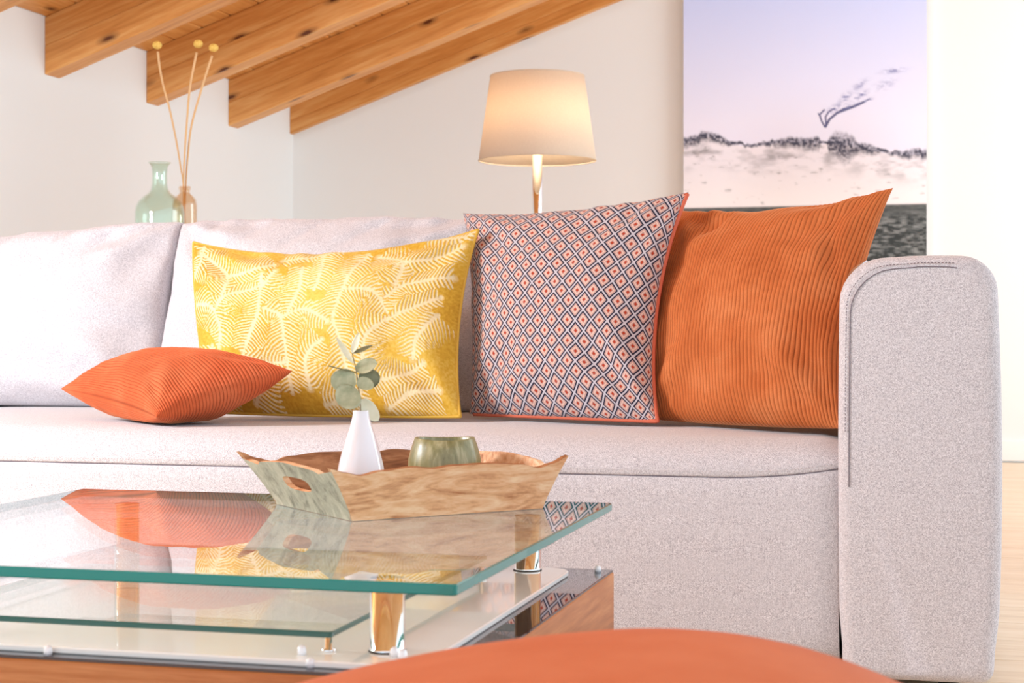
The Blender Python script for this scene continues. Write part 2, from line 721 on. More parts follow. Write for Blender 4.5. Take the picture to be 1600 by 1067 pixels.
for i in range(nx - 1):
    for k in range(cols_n - 1):
        fs.append([i * cols_n + k, (i + 1) * cols_n + k, (i + 1) * cols_n + k + 1, i * cols_n + k + 1])
seat = mesh_obj('seat', vs, fs, M['fabric'], sofa)
vs, fs = [], []
for ix, x in enumerate(xsv):
    zs = seam_z(x)
    edge = max(0.0, (x - (AX0 - 0.045)) / 0.045)
    yt = 0.012 * edge ** 3
    colv = [(x, SY0 + 0.006 + yt, zs), (x, SY0 + 0.002 + yt, zs - 0.0010)]
    for t in np.linspace(0.01, 1, 14):
        zz = zs - t * (zs - 0.045)
        colv.append((x, SY0 + yt - 0.006 * math.sin(math.pi * t) + (0.012 * max(0, (t - .9) / .1) ** 2), zz))
    colv.append((x, SY0 + 0.05, 0.04))
    colv.append((x, 3.70, 0.04))
    cn = len(colv)
    vs += colv
for i in range(nx - 1):
    for k in range(cn - 1):
        fs.append([i * cn + k, i * cn + k + 1, (i + 1) * cn + k + 1, (i + 1) * cn + k])
mesh_obj('front_panel', vs, fs, M['fabric'], sofa)
tv, tf = tube([(x, SY0 + 0.0035 + 0.010 * max(0.0, (x - (AX0 - 0.05)) / 0.05) ** 2, seam_z(x)) for x in xsv], 0.0009, 6)
mesh_obj('seam', tv, tf, M['seam'], seat)
pieces = []
x = -2.2
while x < AX0 - 0.012:
    zz = seam_z(x) + 0.009
    yy = SY0 + 0.0008 + 0.010 * max(0.0, (x - (AX0 - 0.05)) / 0.05) ** 2
    pieces.append(tube([(x - 0.0017, yy, zz), (x + 0.0017, yy, zz)], 0.0007, 5))
    x += 0.0056
v_, f_ = join(*pieces)
o = mesh_obj('stitching', v_, f_, M['stitch'], seat)
o['kind'] = 'stuff'
v, f = box((SXL, 3.58, 0.06), (AX0, 3.80, 0.735), 0.04, 4)
mesh_obj('back_frame', v, f, M['fabric'], sofa)
for lx in (SXL - 0.18, SXL + 0.3, -1.3, AX0 - 0.3, AX1 - 0.07):
    for ly in (2.75, 3.68):
        v, f = lathe([(0.016, 0.0), (0.018, 0.05)], (lx, ly, 0.0), 16)
        mesh_obj('leg', v, f, M['black'], sofa)


# ------------------------------------------------------------------ cushions
def pillow(name, corners, nu, nv, tf, tb, mat, sag=(0.03, 0.03, 0.03, 0.03), expo=0.55, wr=0.004, seed=1, ridges=None,
           colfn=None, relief=None, parent=None, flat_bottom=None, extra=None, press=None):
    """corners TL, TR, BR, BL of the sewn edge, seen from the face side; sag = inward curve of top, right, bottom, left edges"""
    TL, TR, BR, BL = [np.array(c, dtype=float) for c in corners]
    # denser towards the rim so that it rolls over cleanly
    tu, tv_ = np.linspace(0, 1, nu), np.linspace(0, 1, nv)
    ug = 0.45 * tu + 0.55 * (0.5 - 0.5 * np.cos(tu * math.pi))
    vg = 0.45 * tv_ + 0.55 * (0.5 - 0.5 * np.cos(tv_ * math.pi))
    U, V = np.meshgrid(ug, vg)
    P = (TL * ((1 - U) * (1 - V))[..., None] + TR * (U * (1 - V))[..., None] + BR * (U * V)[..., None] + BL * ((1 - U) * V)[..., None])
    ex = (TR + BR - TL - BL) / 2
    ey = (BL + BR - TL - TR) / 2
    nrm = np.cross(ey, ex)
    nrm /= np.linalg.norm(nrm)
    exn, eyn = ex / np.linalg.norm(ex), ey / np.linalg.norm(ey)
    bu, bv_ = 4 * U * (1 - U), 4 * V * (1 - V)
    st, sr, sb, sl = sag
    w1 = (1 - V) ** 1.6
    P = P + (eyn * (st * bu ** 0.9 * w1)[..., None]) - (eyn * (sb * bu ** 0.9 * V ** 1.6)[..., None])
    P = P - (exn * (sr * bv_ ** 0.9 * U ** 1.6)[..., None]) + (exn * (sl * bv_ ** 0.9 * (1 - U) ** 1.6)[..., None])
    prof = (np.clip(bu, 0, 1) ** expo) * (np.clip(bv_, 0, 1) ** expo)
    inner = np.clip(prof * 3, 0, 1)
    # folds running in from the rim and from the corners
    wrk = wr * (fbm(U * 5 + seed, V * 5, seed, 3)) * inner
    for cu, cv in ((0, 0), (1, 0), (1, 1), (0, 1)):
        du, dv = U - cu, V - cv
        rr_ = np.sqrt(du ** 2 + dv ** 2) + 1e-6
        th = np.arctan2(dv, du)
        wrk += wr * 1.2 * np.sin(th * 9 + seed * 1.7 + cu * 2 + cv) * np.exp(-((rr_ - 0.28) / 0.16) ** 2) * inner
    wrk += wr * 0.9 * np.sin(U * 34 + 3 * np.sin(U * 9 + seed)) * np.exp(-V / 0.10) * inner
    wrk += wr * 0.7 * np.sin(U * 29 + 3 * np.sin(U * 7 + seed + 2)) * np.exp(-(1 - V) / 0.08) * inner
    if extra is not None:
        wrk = wrk + extra(U, V) * inner
    Fp = P + nrm * (tf * prof + wrk)[..., None]
    Bp = P - nrm * (tb * prof + wrk * 0.6)[..., None]

    def normals(A):
        n_ = np.cross(np.gradient(A, axis=0), np.gradient(A, axis=1))
        return n_ / (np.linalg.norm(n_, axis=-1, keepdims=True) + 1e-12)

    def arc(A, axis):
        c_ = A[nv // 2] if axis == 1 else A[:, nu // 2]
        L_ = np.concatenate([[0], np.cumsum(np.linalg.norm(np.diff(c_, axis=0), axis=1))])
        return L_ / L_[-1]
    SU = np.repeat(arc(Fp, 1)[None, :], nv, 0)
    SV = np.repeat(arc(Fp, 0)[:, None], nu, 1)
    fade = np.clip(prof * 7, 0, 1)
    h = np.zeros_like(prof)
    if ridges:
        cnt, ax, amp = ridges
        q = (SU if ax == 'v' else SV) + 0.0012 * fbm(U * 3, V * 3, seed + 9, 2)
        wale = np.abs(np.sin(math.pi * cnt * q)) ** 0.8
        h = amp * wale * fade
        colfn = lambda U_, V_: np.repeat(wale[..., None], 3, -1)
    if relief is not None:
        h = h + relief(U, V) * np.clip(prof * 4, 0, 1)
    Fp = Fp + normals(Fp) * h[..., None]
    Bp = Bp - normals(Bp) * h[..., None]
    if flat_bottom is not None:
        lim = flat_bottom
        for A in (Fp, Bp):
            z = A[..., 2]
            A[..., 2] = np.where(z < lim + 0.012, lim + 0.012 * np.exp((z - lim - 0.012) / 0.012), z)
    if press is not None:                    # squashed flat where it leans on the armrest
        for A in (Fp, Bp):
            A[..., 0] = np.minimum(A[..., 0], press(A[..., 2]))
    n1 = nu * nv
    idx = np.arange(n1).reshape(nv, nu)
    q1 = np.stack([idx[:-1, :-1], idx[1:, :-1], idx[1:, 1:], idx[:-1, 1:]], -1).reshape(-1, 4)
    # the back shares the rim vertices of the front
    bidx = np.full((nv, nu), -1)
    bidx[0, :] = idx[0, :]; bidx[-1, :] = idx[-1, :]; bidx[:, 0] = idx[:, 0]; bidx[:, -1] = idx[:, -1]
    inn = np.arange((nv - 2) * (nu - 2)).reshape(nv - 2, nu - 2) + n1
    bidx[1:-1, 1:-1] = inn
    q2 = np.stack([bidx[:-1, :-1], bidx[:-1, 1:], bidx[1:, 1:], bidx[1:, :-1]], -1).reshape(-1, 4)
    verts = np.concatenate([Fp.reshape(-1, 3), Bp[1:-1, 1:-1].reshape(-1, 3)])
    uv = np.stack([SU, SV], -1)
    uvs = np.concatenate([uv.reshape(-1, 2), uv[1:-1, 1:-1].reshape(-1, 2)])
    cols = None
    if colfn is not None:
        c = colfn(U, V)
        cols = np.concatenate([c.reshape(-1, 3), c[1:-1, 1:-1].reshape(-1, 3)])
    o = mesh_obj(name, verts, np.concatenate([q1, q2]), mat, parent, True, uvs, cols)
    rim = [tuple(p) for p in np.concatenate([Fp[0, :-1], Fp[:-1, -1], Fp[-1, :0:-1], Fp[:0:-1, 0]])]
    return o, rim


def piping(rim, r, mat, parent, name='piping', step=3):
    tv, tf_ = tube(rim[::step], r, 6, closed=True)
    return mesh_obj(name, tv, tf_, mat, parent)


# sofa's own back cushions
def back_cushion(x0, x1, ztl, ztr, seed, yb=3.43, creases=()):
    def extra(U, V):
        e = 0
        for cu, cv, dx, dy, wd, amp in creases:
            d = (U - cu) * dy - (V - cv) * dx
            al = (U - cu) * dx + (V - cv) * dy
            e = e - amp * np.exp(-(d / wd) ** 2) * np.exp(-(al / 0.16) ** 2)
        return e
    zb = SEAT_Z - 0.005
    cs = [(x0, yb + 0.13, ztl), (x1, yb + 0.13, ztr), (x1, yb, zb - 0.012), (x0, yb, zb - 0.012)]
    o, rim = pillow('back_cushion', cs, 120, 90, 0.135, 0.05, M['fabric'], (0.0, 0.004, 0.0, 0.004), 0.36, 0.008, seed, parent=sofa, extra=extra, flat_bottom=SEAT_Z - 0.004)
    return o


cr = [(0.13, 0.07, 0.5, -1, 0.02, 0.008), (0.30, 0.08, 0.6, -1, 0.02, 0.009), (0.46, 0.09, 0.6, -1, 0.018, 0.010), (0.66, 0.08, 0.7, -1, 0.02, 0.010), (0.82, 0.08, 0.5, -1, 0.02, 0.007)]
cr = [(a, b, c_ / math.hypot(c_, d_), d_ / math.hypot(c_, d_), e, g) for a, b, c_, d_, e, g in cr]
back_cushion(-2.49, -1.722, 0.755, 0.816, 3, creases=cr)
back_cushion(-1.724, -0.950, 0.812, 0.806, 5, creases=cr)
back_cushion(-0.945, -0.185, 0.815, 0.775, 8, creases=cr)


# corduroy
def mat_cord(name, base, dark, light):
    t = NT(name)
    wl = t.n('ShaderNodeAttribute', attribute_name='Col')
    v = t.coord('Object')
    n = t.noise(v, 900, 2, 0.6)
    n2 = t.noise(v, 9, 3, 0.6)
    f = t.math('ADD', t.math('MULTIPLY', n, 0.35), t.math('MULTIPLY', n2, 0.65))
    pile = t.ramp(f, [(0.3, dark), (0.5, base), (0.7, light)])
    t.base(t.mix(t.math('MULTIPLY', wl.outputs['Fac'], 1.6, clamp=True), tuple(c_ * 0.55 for c_ in dark), pile))     # ground cloth between the wales, with groove shade painted into its colour
    t.set(Roughness=0.85, Sheen_Weight=0.7, Sheen_Roughness=0.35)
    t.b.inputs['Sheen Tint'].default_value = (*srgb(255, 190, 140), 1)
    t.b.inputs['Specular IOR Level'].default_value = 0.15
    t.bump(n, 0.3, 0.0006)
    return t.m


M['cord_orange'] = mat_cord('orange_corduroy', srgb(202, 114, 64), srgb(180, 92, 46), srgb(220, 140, 90))
M['cord_rust'] = mat_cord('rust_corduroy', srgb(200, 94, 56), srgb(180, 78, 42), srgb(216, 120, 80))

oc = [(-0.520, 3.330, 0.808), (-0.094, 3.070, 0.823), (-0.168, 2.830, 0.402), (-0.545, 3.055, 0.402)]


def oc_extra(U, V):
    e = -0.012 * np.exp(-(((U - 0.28) * 0.9 + (V - 0.14) * 0.6) / 0.035) ** 2) * np.exp(-((V - 0.12) / 0.10) ** 2)
    e += -0.014 * np.exp(-(((U - 0.92) * 0.8 - (V - 0.38) * 0.2) / 0.03) ** 2) * np.exp(-((V - 0.30) / 0.12) ** 2)
    return e


p, rim = pillow('throw_cushion', oc, 540, 170, 0.092, 0.06, M['cord_orange'], (0.035, 0.034, -0.004, 0.0), 0.5, 0.005, 4, (64, 'v', 0.0019), extra=oc_extra, flat_bottom=SEAT_Z,
                press=lambda z: AX0 - 0.0075 + 0.12 * np.clip((z - 0.655) / 0.07, 0, 1) ** 2)
tag(p, 'large orange corduroy cushion leaning against the sofa armrest', 'cushion')

lc = [(-1.672, 2.915, 0.452), (-1.515, 3.085, 0.468), (-1.166, 2.860, 0.491), (-1.362, 2.705, 0.412)]
p, rim = pillow('throw_cushion', lc, 500, 170, 0.078, 0.072, M['cord_rust'], (0.016, 0.016, 0.016, 0.016), 0.5, 0.003, 11, (52, 'v', 0.0017), flat_bottom=SEAT_Z)
tag(p, 'small rust corduroy cushion lying flat on the seat', 'cushion')

# patterned cushion
t = NT('diamond_weave')
tc = t.n('ShaderNodeTexCoord')
sep = t.n('ShaderNodeSeparateXYZ')
t.l(tc.outputs['UV'], sep.inputs[0])
u_ = t.math('MULTIPLY', sep.outputs[0], 14.5)
v_n = t.math('MULTIPLY', sep.outputs[1], 12.5)
fa = t.math('FRACT', t.math('ADD', t.math('ADD', u_, v_n), 40.0))
fb = t.math('FRACT', t.math('ADD', t.math('SUBTRACT', u_, v_n), 40.0))
ea = t.math('MINIMUM', fa, t.math('SUBTRACT', 1.0, fa))
eb = t.math('MINIMUM', fb, t.math('SUBTRACT', 1.0, fb))


def band(x, c, w_):
    return t.math('LESS_THAN', t.math('ABSOLUTE', t.math('SUBTRACT', x, c)), w_)


fine = t.noise(t.coord('UV'), 420, 2, 0.7)
bgc = t.mix(fine, srgb(178, 138, 132), srgb(210, 176, 168))
mx = t.math('MAXIMUM', t.math('ABSOLUTE', t.math('SUBTRACT', fa, 0.5)), t.math('ABSOLUTE', t.math('SUBTRACT', fb, 0.5)))
col = t.mix(band(mx, 0.20, 0.035), bgc, srgb(226, 190, 170))
col = t.mix(t.math('LESS_THAN', mx, 0.10), col, srgb(178, 66, 42))
col = t.mix(t.math('LESS_THAN', t.math('MINIMUM', ea, eb), 0.075), col, t.mix(fine, srgb(168, 160, 172), srgb(222, 216, 220)))
la = band(ea, 0.11, 0.05)
lb = band(eb, 0.11, 0.05)
# the second line family breaks where it meets the first
lb2 = t.math('MULTIPLY', lb, t.math('GREATER_THAN', ea, 0.10))
la2 = t.math('MULTIPLY', la, t.math('GREATER_THAN', eb, 0.06))
col = t.mix(t.math('MAXIMUM', la2, lb2), col, srgb(44, 42, 60))
t.base(col)
t.set(Roughness=0.95, Sheen_Weight=0.15)
t.b.inputs['Specular IOR Level'].default_value = 0.1
t.bump(t.math('ADD', fine, t.math('MULTIPLY', t.math('MAXIMUM', la2, lb2), -0.8)), 0.4, 0.0012)
M['diamond'] = t.m
M['coral_pipe'] = plain('coral_piping', srgb(208, 104, 76), 0.8)
pc = [(-0.968, 3.300, 0.808), (-0.480, 3.175, 0.832), (-0.505, 2.968, 0.402), (-0.905, 3.130, 0.402)]
p, rim = pillow('throw_cushion', pc, 200, 200, 0.085, 0.05, M['diamond'], (0.022, 0.034, 0.0, 0.02), 0.5, 0.005, 6, flat_bottom=SEAT_Z)
tag(p, 'square navy and pink diamond patterned cushion with coral piping', 'cushion')
tv, tf_ = tube(rim[203:199 + 199 + 190:3], 0.0042, 6)
tag(mesh_obj('piping', tv, tf_, M['coral_pipe'], p), 'coral piping along the edge')

# yellow fern cushion: the woven fronds are worked out per vertex
FR = [[(240, 440), (255, 320), (160, 225), (110, 190)], [(255, 320), (370, 300), (490, 255)], [(205, 500), (260, 440), (440, 385), (500, 300)],
      [(55, 465), (170, 500), (205, 600), (190, 700)], [(440, 320), (425, 520), (390, 620), (335, 745)], [(625, 270), (625, 400), (575, 545)],
      [(895, 190), (835, 420), (795, 580)], [(1065, 400), (1075, 280), (950, 215)], [(1075, 280), (1200, 265), (1310, 215)],
      [(1030, 470), (1110, 400), (1310, 375)], [(835, 425), (970, 440), (1045, 550)], [(930, 880), (940, 700), (1040, 590), (1270, 470)],
      [(690, 960), (850, 930), (930, 870), (1060, 855), (1210, 780)], [(550, 565), (660, 530), (770, 600)], [(450, 515), (540, 570), (550, 720), (545, 920)],
      [(100, 930), (260, 870), (420, 800), (540, 790)], [(795, 590), (830, 700), (845, 850)], [(330, 760), (420, 800)], [(700, 180), (720, 300), (700, 420)],
      [(120, 150), (110, 260), (60, 330)], [(1150, 130), (1290, 160), (1360, 110)],
      [(1010, 970), (1120, 915), (1270, 890)], [(640, 900), (650, 770), (740, 690)], [(1270, 560), (1190, 660), (1160, 760)], [(520, 215), (640, 190), (780, 150)],
      [(330, 960), (420, 900), (460, 850)], [(70, 840), (130, 780), (150, 690)]]


def fern(U, V):
    X = 60 + U * (1345 - 60)
    Y = 130 + V * (985 - 130)
    best = np.full(U.shape, 1e9)
    S = np.zeros(U.shape)
    END = np.zeros(U.shape)
    SD = np.zeros(U.shape)
    base = 0.0
    for cp in FR:
        path = np.array(smoothpath(cp, 7))
        acc = 0.0
        for k_, (a, b) in enumerate(zip(path[:-1], path[1:])):
            d = b - a
            L2 = (d ** 2).sum()
            if L2 < 1e-6:
                continue
            tt = np.clip(((X - a[0]) * d[0] + (Y - a[1]) * d[1]) / L2, 0, 1)
            dx, dy = X - a[0] - tt * d[0], Y - a[1] - tt * d[1]
            dist = np.hypot(dx, dy)
            m = dist < best
            e_ = ((tt <= 0) & (k_ == 0)) | ((tt >= 1) & (k_ == len(path) - 2))
            END = np.where(m, e_, END)
            best = np.where(m, dist, best)
            S = np.where(m, base + acc + tt * math.sqrt(L2), S)
            SD = np.where(m, np.sign(d[0] * dy - d[1] * dx), SD)
            acc += math.sqrt(L2)
        base += acc + 37.0
    wob = 10 * vnoise(X / 40, Y / 40, 3)
    ph = (S - 0.0030 * best ** 2 - 0.35 * best + wob * 0.5) / 17.5
    st = 0.5 + 0.5 * np.cos(2 * math.pi * ph)
    lim = 112 + 38 * vnoise(X / 90, Y / 90, 8)
    thr = 0.20 + 0.68 * np.clip(best / lim, 0, 1.2)
    wht = np.clip((st - thr) / 0.22, 0, 1)
    wht = np.where(best > lim * 1.1, wht * 0.35, wht)
    wht = np.where(END > 0, wht * np.clip(1 - best / 26, 0, 1), wht)
    spine = np.clip((11 + 5 * vnoise(X / 15, Y / 15, 4) - best) / 7, 0, 1)
    return np.clip(np.maximum(wht * 0.9, spine * 0.9), 0, 1)


def fern_col(U, V):
    w_ = fern(U, V)
    n = fbm(U * 160, V * 115, 2, 2) * 0.5
    nb = fbm(U * 4, V * 3, 21, 3)
    yel = np.array(srgb(212, 166, 60)); dk = np.array(srgb(188, 138, 42)); lt = np.array(srgb(228, 192, 96)); cr_ = np.array(srgb(236, 222, 186))
    k_ = np.clip(0.5 + 0.45 * n + 0.35 * nb, 0, 1)[..., None]
    c = np.where(k_ < 0.5, dk + (yel - dk) * k_ * 2, yel + (lt - yel) * (k_ - 0.5) * 2)
    w_ = np.clip(w_ * (0.9 + 0.25 * n), 0, 1)[..., None]
    return c * (1 - w_) + cr_ * w_


t = NT('yellow_fern_chenille')
at = t.n('ShaderNodeAttribute', attribute_name='Col')
t.base(at.outputs['Color'])
t.set(Roughness=0.9, Sheen_Weight=0.35, Sheen_Roughness=0.4)
t.b.inputs['Sheen Tint'].default_value = (*srgb(255, 235, 160), 1)
t.b.inputs['Specular IOR Level'].default_value = 0.1
t.bump(t.noise(t.coord('Object'), 700, 2, 0.7), 0.4, 0.0012)
M['fern'] = t.m
M['yellow'] = plain('yellow_piping', srgb(214, 170, 66), 0.85)
yc = [(-1.530, 3.210, 0.750), (-0.904, 3.190, 0.766), (-0.891, 3.020, 0.403), (-1.412, 3.045, 0.404)]
p, rim = pillow('throw_cushion', yc, 520, 340, 0.078, 0.05, M['fern'], (0.045, 0.022, -0.004, -0.01), 0.5, 0.005, 9, colfn=fern_col, relief=lambda U, V: -0.0012 * fern(U, V), flat_bottom=SEAT_Z)
tag(p, 'oblong mustard yellow cushion woven with pale fern fronds', 'cushion')
piping(rim, 0.0035, M['yellow'], p)

# ------------------------------------------------------------------ coffee table
GX0, GX1, GY0, GY1, GZ = -1.175, -0.418, 1.405, 2.110, 0.345
GT = 0.0105
TB = 0.256                       # top of the wooden base
table = thing('coffee_table', 'square coffee table with two glass sheets, chrome posts and walnut base', 'table', ((GX0 + GX1) / 2, (GY0 + GY1) / 2, 0))


def sheet(name, lo, hi, r, mats, parent, bev=0.0012):
    """rounded-corner slab; faces of the sheet take mats[0], the rim mats[1]"""
    pts = []
    for cx, cy, a0 in ((hi[0] - r, hi[1] - r, 0), (lo[0] + r, hi[1] - r, 90), (lo[0] + r, lo[1] + r, 180), (hi[0] - r, lo[1] + r, 270)):
        for a in np.linspace(a0, a0 + 90, 8):
            pts.append((cx + r * math.cos(math.radians(a)), cy + r * math.sin(math.radians(a))))
    n = len(pts)
    cx, cy = (lo[0] + hi[0]) / 2, (lo[1] + hi[1]) / 2
    vs, fs, fm = [], [], []
    for z, ins in ((lo[2], bev), (lo[2] + bev, 0), (hi[2] - bev, 0), (hi[2], bev)):
        for x_, y_ in pts:
            vs.append((x_ - math.copysign(ins, x_ - cx), y_ - math.copysign(ins, y_ - cy), z))
    for i in range(3):
        for k_ in range(n):
            l = (k_ + 1) % n
            fs.append([i * n + k_, i * n + l, (i + 1) * n + l, (i + 1) * n + k_]); fm.append(1)
    fs.append(list(range(n))[::-1]); fm.append(0)
    fs.append([3 * n + k_ for k_ in range(n)]); fm.append(0)
    return mesh_obj(name, vs, fs, None, parent, False, mats=mats, fmat=fm)


tag(sheet('glass_top', (GX0, GY0, GZ - GT), (GX1, GY1, GZ), 0.004, [M['glass'], M['glass_edge']], table), 'clear glass top with teal edges')
# base: four walnut aprons mitred round a mirror sheet
bh0 = 0.035
BX0, BX1, BY0, BY1 = GX0, GX1 + 0.002, GY0 + 0.008, GY1
tk = 0.022
for nm, lo, hi, mt in (('side_panel', (BX1 - tk, BY0, bh0), (BX1, BY1, TB), 'table_wood'), ('side_panel', (BX0, BY0, bh0), (BX0 + tk, BY1, TB), 'table_wood'),
                       ('front_panel', (BX0 + tk, BY0, bh0), (BX1 - tk, BY0 + tk, TB), 'table_wood_front'), ('back_panel', (BX0 + tk, BY1 - tk, bh0), (BX1 - tk, BY1, TB), 'table_wood_front')):
    v, f = box(lo, hi, 0.0015, 1)
    mesh_obj(nm, v, f, M[mt], table, False)
v, f = box((BX0 + 0.05, BY0 + 0.05, 0.0), (BX1 - 0.05, BY1 - 0.05, bh0), 0.002, 1)
mesh_obj('plinth', v, f, M['black'], table, False)
sheet('mirror_sheet', (BX0 + 0.001, BY0 + 0.001, TB), (BX1 - 0.001, BY1 - 0.001, TB + 0.003), 0.002, [M['black_glass'], M['black_glass']], table, 0.0005)
WZ = TB + 0.0095
sheet('white_plate', (GX0 + 0.04, BY0 + 0.018, TB + 0.003), (GX1 - 0.042, GY1 - 0.045, WZ), 0.03, [M['white_glass'], M['white_glass']], table)
LZ = WZ + 0.022
sheet('lower_glass', (GX0 + 0.12, BY0 + 0.045, LZ - 0.006), (-0.555, GY1 - 0.11, LZ), 0.004, [M['glass'], M['glass_edge_dark']], table)
for px in (-0.512, -1.068):
    for py in (1.492, 2.035):
        v, f = lathe([(0.0165, 0.0), (0.0175, 0.0025), (0.0165, 0.003), (0.0165, GZ - GT - WZ)], (px, py, WZ), 40)
        post = mesh_obj('post', v, f, M['chrome'], table)
        v, f = lathe([(0.018, 0), (0.018, 0.0012)], (px, py, WZ), 40)
        mesh_obj('gasket', v, f, M['black'], post)
for kx, ky in ((-0.566, 1.478), (-0.566, 1.62), (-0.546, 1.94), (-1.04, 1.478), (-1.04, 1.94)):
    v, f = lathe([(0.007, 0), (0.007, 0.002), (0.0035, 0.003), (0.0035, LZ - 0.006 - WZ)], (kx, ky, WZ), 20)
    s = mesh_obj('standoff', v, f, M['chrome'], table)
for kx, ky, kz in ((-0.5835, 1.455, WZ), (-0.566, 1.432, TB + 0.003), (-0.487, 1.462, WZ), (-0.83, 1.424, TB + 0.003), (-0.432, 2.085, TB + 0.003), (-0.497, 1.468, WZ)):
    v, f = lathe([(0.0042, 0), (0.0045, 0.004), (0.0035, 0.0075), (0.0015, 0.009), (0.0, 0.0092)], (kx, ky, kz), 16)
    mesh_obj('bumper', v, f, M['clear_knob'], table)

# ------------------------------------------------------------------ wooden tray
F_, R_, L_ = np.array((-0.671, 1.829)), np.array((-0.488, 2.018)), np.array((-0.833, 1.952))
e1 = (R_ - F_); l1 = np.linalg.norm(e1); e1 /= l1
e2 = np.array((-e1[1], e1[0])); l2 = 0.222
TZ = GZ + 0.0006
HT = 0.063
tray = thing('serving_tray', 'carved wooden serving tray with wavy rim and grey washed ends', 'tray', (*(F_ + e1 * l1 / 2 + e2 * l2 / 2), TZ))


def mat_mango(name, dark, mid, light, scale=(5, 20, 20), dist=1.6):
    t = NT(name)
    turn = t.coord('Object', (1, 1, 1), (0, 0, -math.atan2(e1[1], e1[0])))
    mp = t.n('ShaderNodeMapping'); mp.inputs['Scale'].default_value = scale
    mp.inputs['Rotation'].default_value = (0.25, 0.3, 0)
    t.l(turn, mp.inputs[0])
    g = t.noise(mp.outputs[0], 1.3, 8, 0.64, dist)
    g2 = t.noise(mp.outputs[0], 8, 4, 0.6, 0.6)
    f = t.math('ADD', t.math('MULTIPLY', g, 0.7), t.math('MULTIPLY', g2, 0.3))
    t.base(t.ramp(f, [(0.34, dark), (0.47, mid), (0.6, light)]))
    t.set(Roughness=0.6)
    t.b.inputs['Specular IOR Level'].default_value = 0.3
    t.bump(g2, 0.25, 0.001)
    return t.m


M['mango'] = mat_mango('mango_wood', srgb(176, 112, 72), srgb(228, 172, 128), srgb(246, 208, 170))
M['greywash'] = mat_mango('grey_washed_wood', srgb(104, 100, 84), srgb(158, 152, 134), srgb(184, 176, 156), (26, 26, 6), 0.8)
M['mango_dark'] = mat_mango('mango_inside', srgb(108, 64, 40), srgb(160, 106, 68), srgb(196, 142, 100))


def tpt(a, b, z):
    q = F_ + e1 * a + e2 * b
    return np.array((q[0], q[1], TZ + z))


v, f = [], []
c4 = [(0, 0), (l1, 0), (l1, l2), (0, l2)]
for z in (0.0, 0.010):
    for a, b in c4:
        v.append(tuple(tpt(a, b, z)))
f = [[3, 2, 1, 0], [4, 5, 6, 7], [0, 1, 5, 4], [1, 2, 6, 5], [2, 3, 7, 6], [3, 0, 4, 7]]
mesh_obj('tray_base', v, f, M['mango_dark'], tray, False)


def rim_h(s, seed, long_):
    """height of the scalloped rim along 0..1"""
    if long_:
        xs_ = [0, 0.05, 0.11, 0.2, 0.33, 0.42, 0.5, 0.66, 0.8, 0.89, 0.95, 1.0]
        hs_ = [1.02, 0.93, 0.86, 0.93, 0.98, 0.93, 0.97, 0.98, 0.93, 0.84, 0.92, 1.06]
    else:
        xs_ = [0, 0.06, 0.13, 0.22, 0.35, 0.5, 0.65, 0.78, 0.87, 0.94, 1.0]
        hs_ = [1.02, 0.93, 0.83, 0.92, 0.96, 0.99, 0.96, 0.93, 0.85, 0.95, 1.05]
    # smooth interpolation
    t_ = np.clip(s, 0, 1)
    i = min(max(int(np.searchsorted(xs_, t_) - 1), 0), len(xs_) - 2)
    q = (t_ - xs_[i]) / (xs_[i + 1] - xs_[i])
    q = q * q * (3 - 2 * q)
    return HT * (hs_[i] + (hs_[i + 1] - hs_[i]) * q)


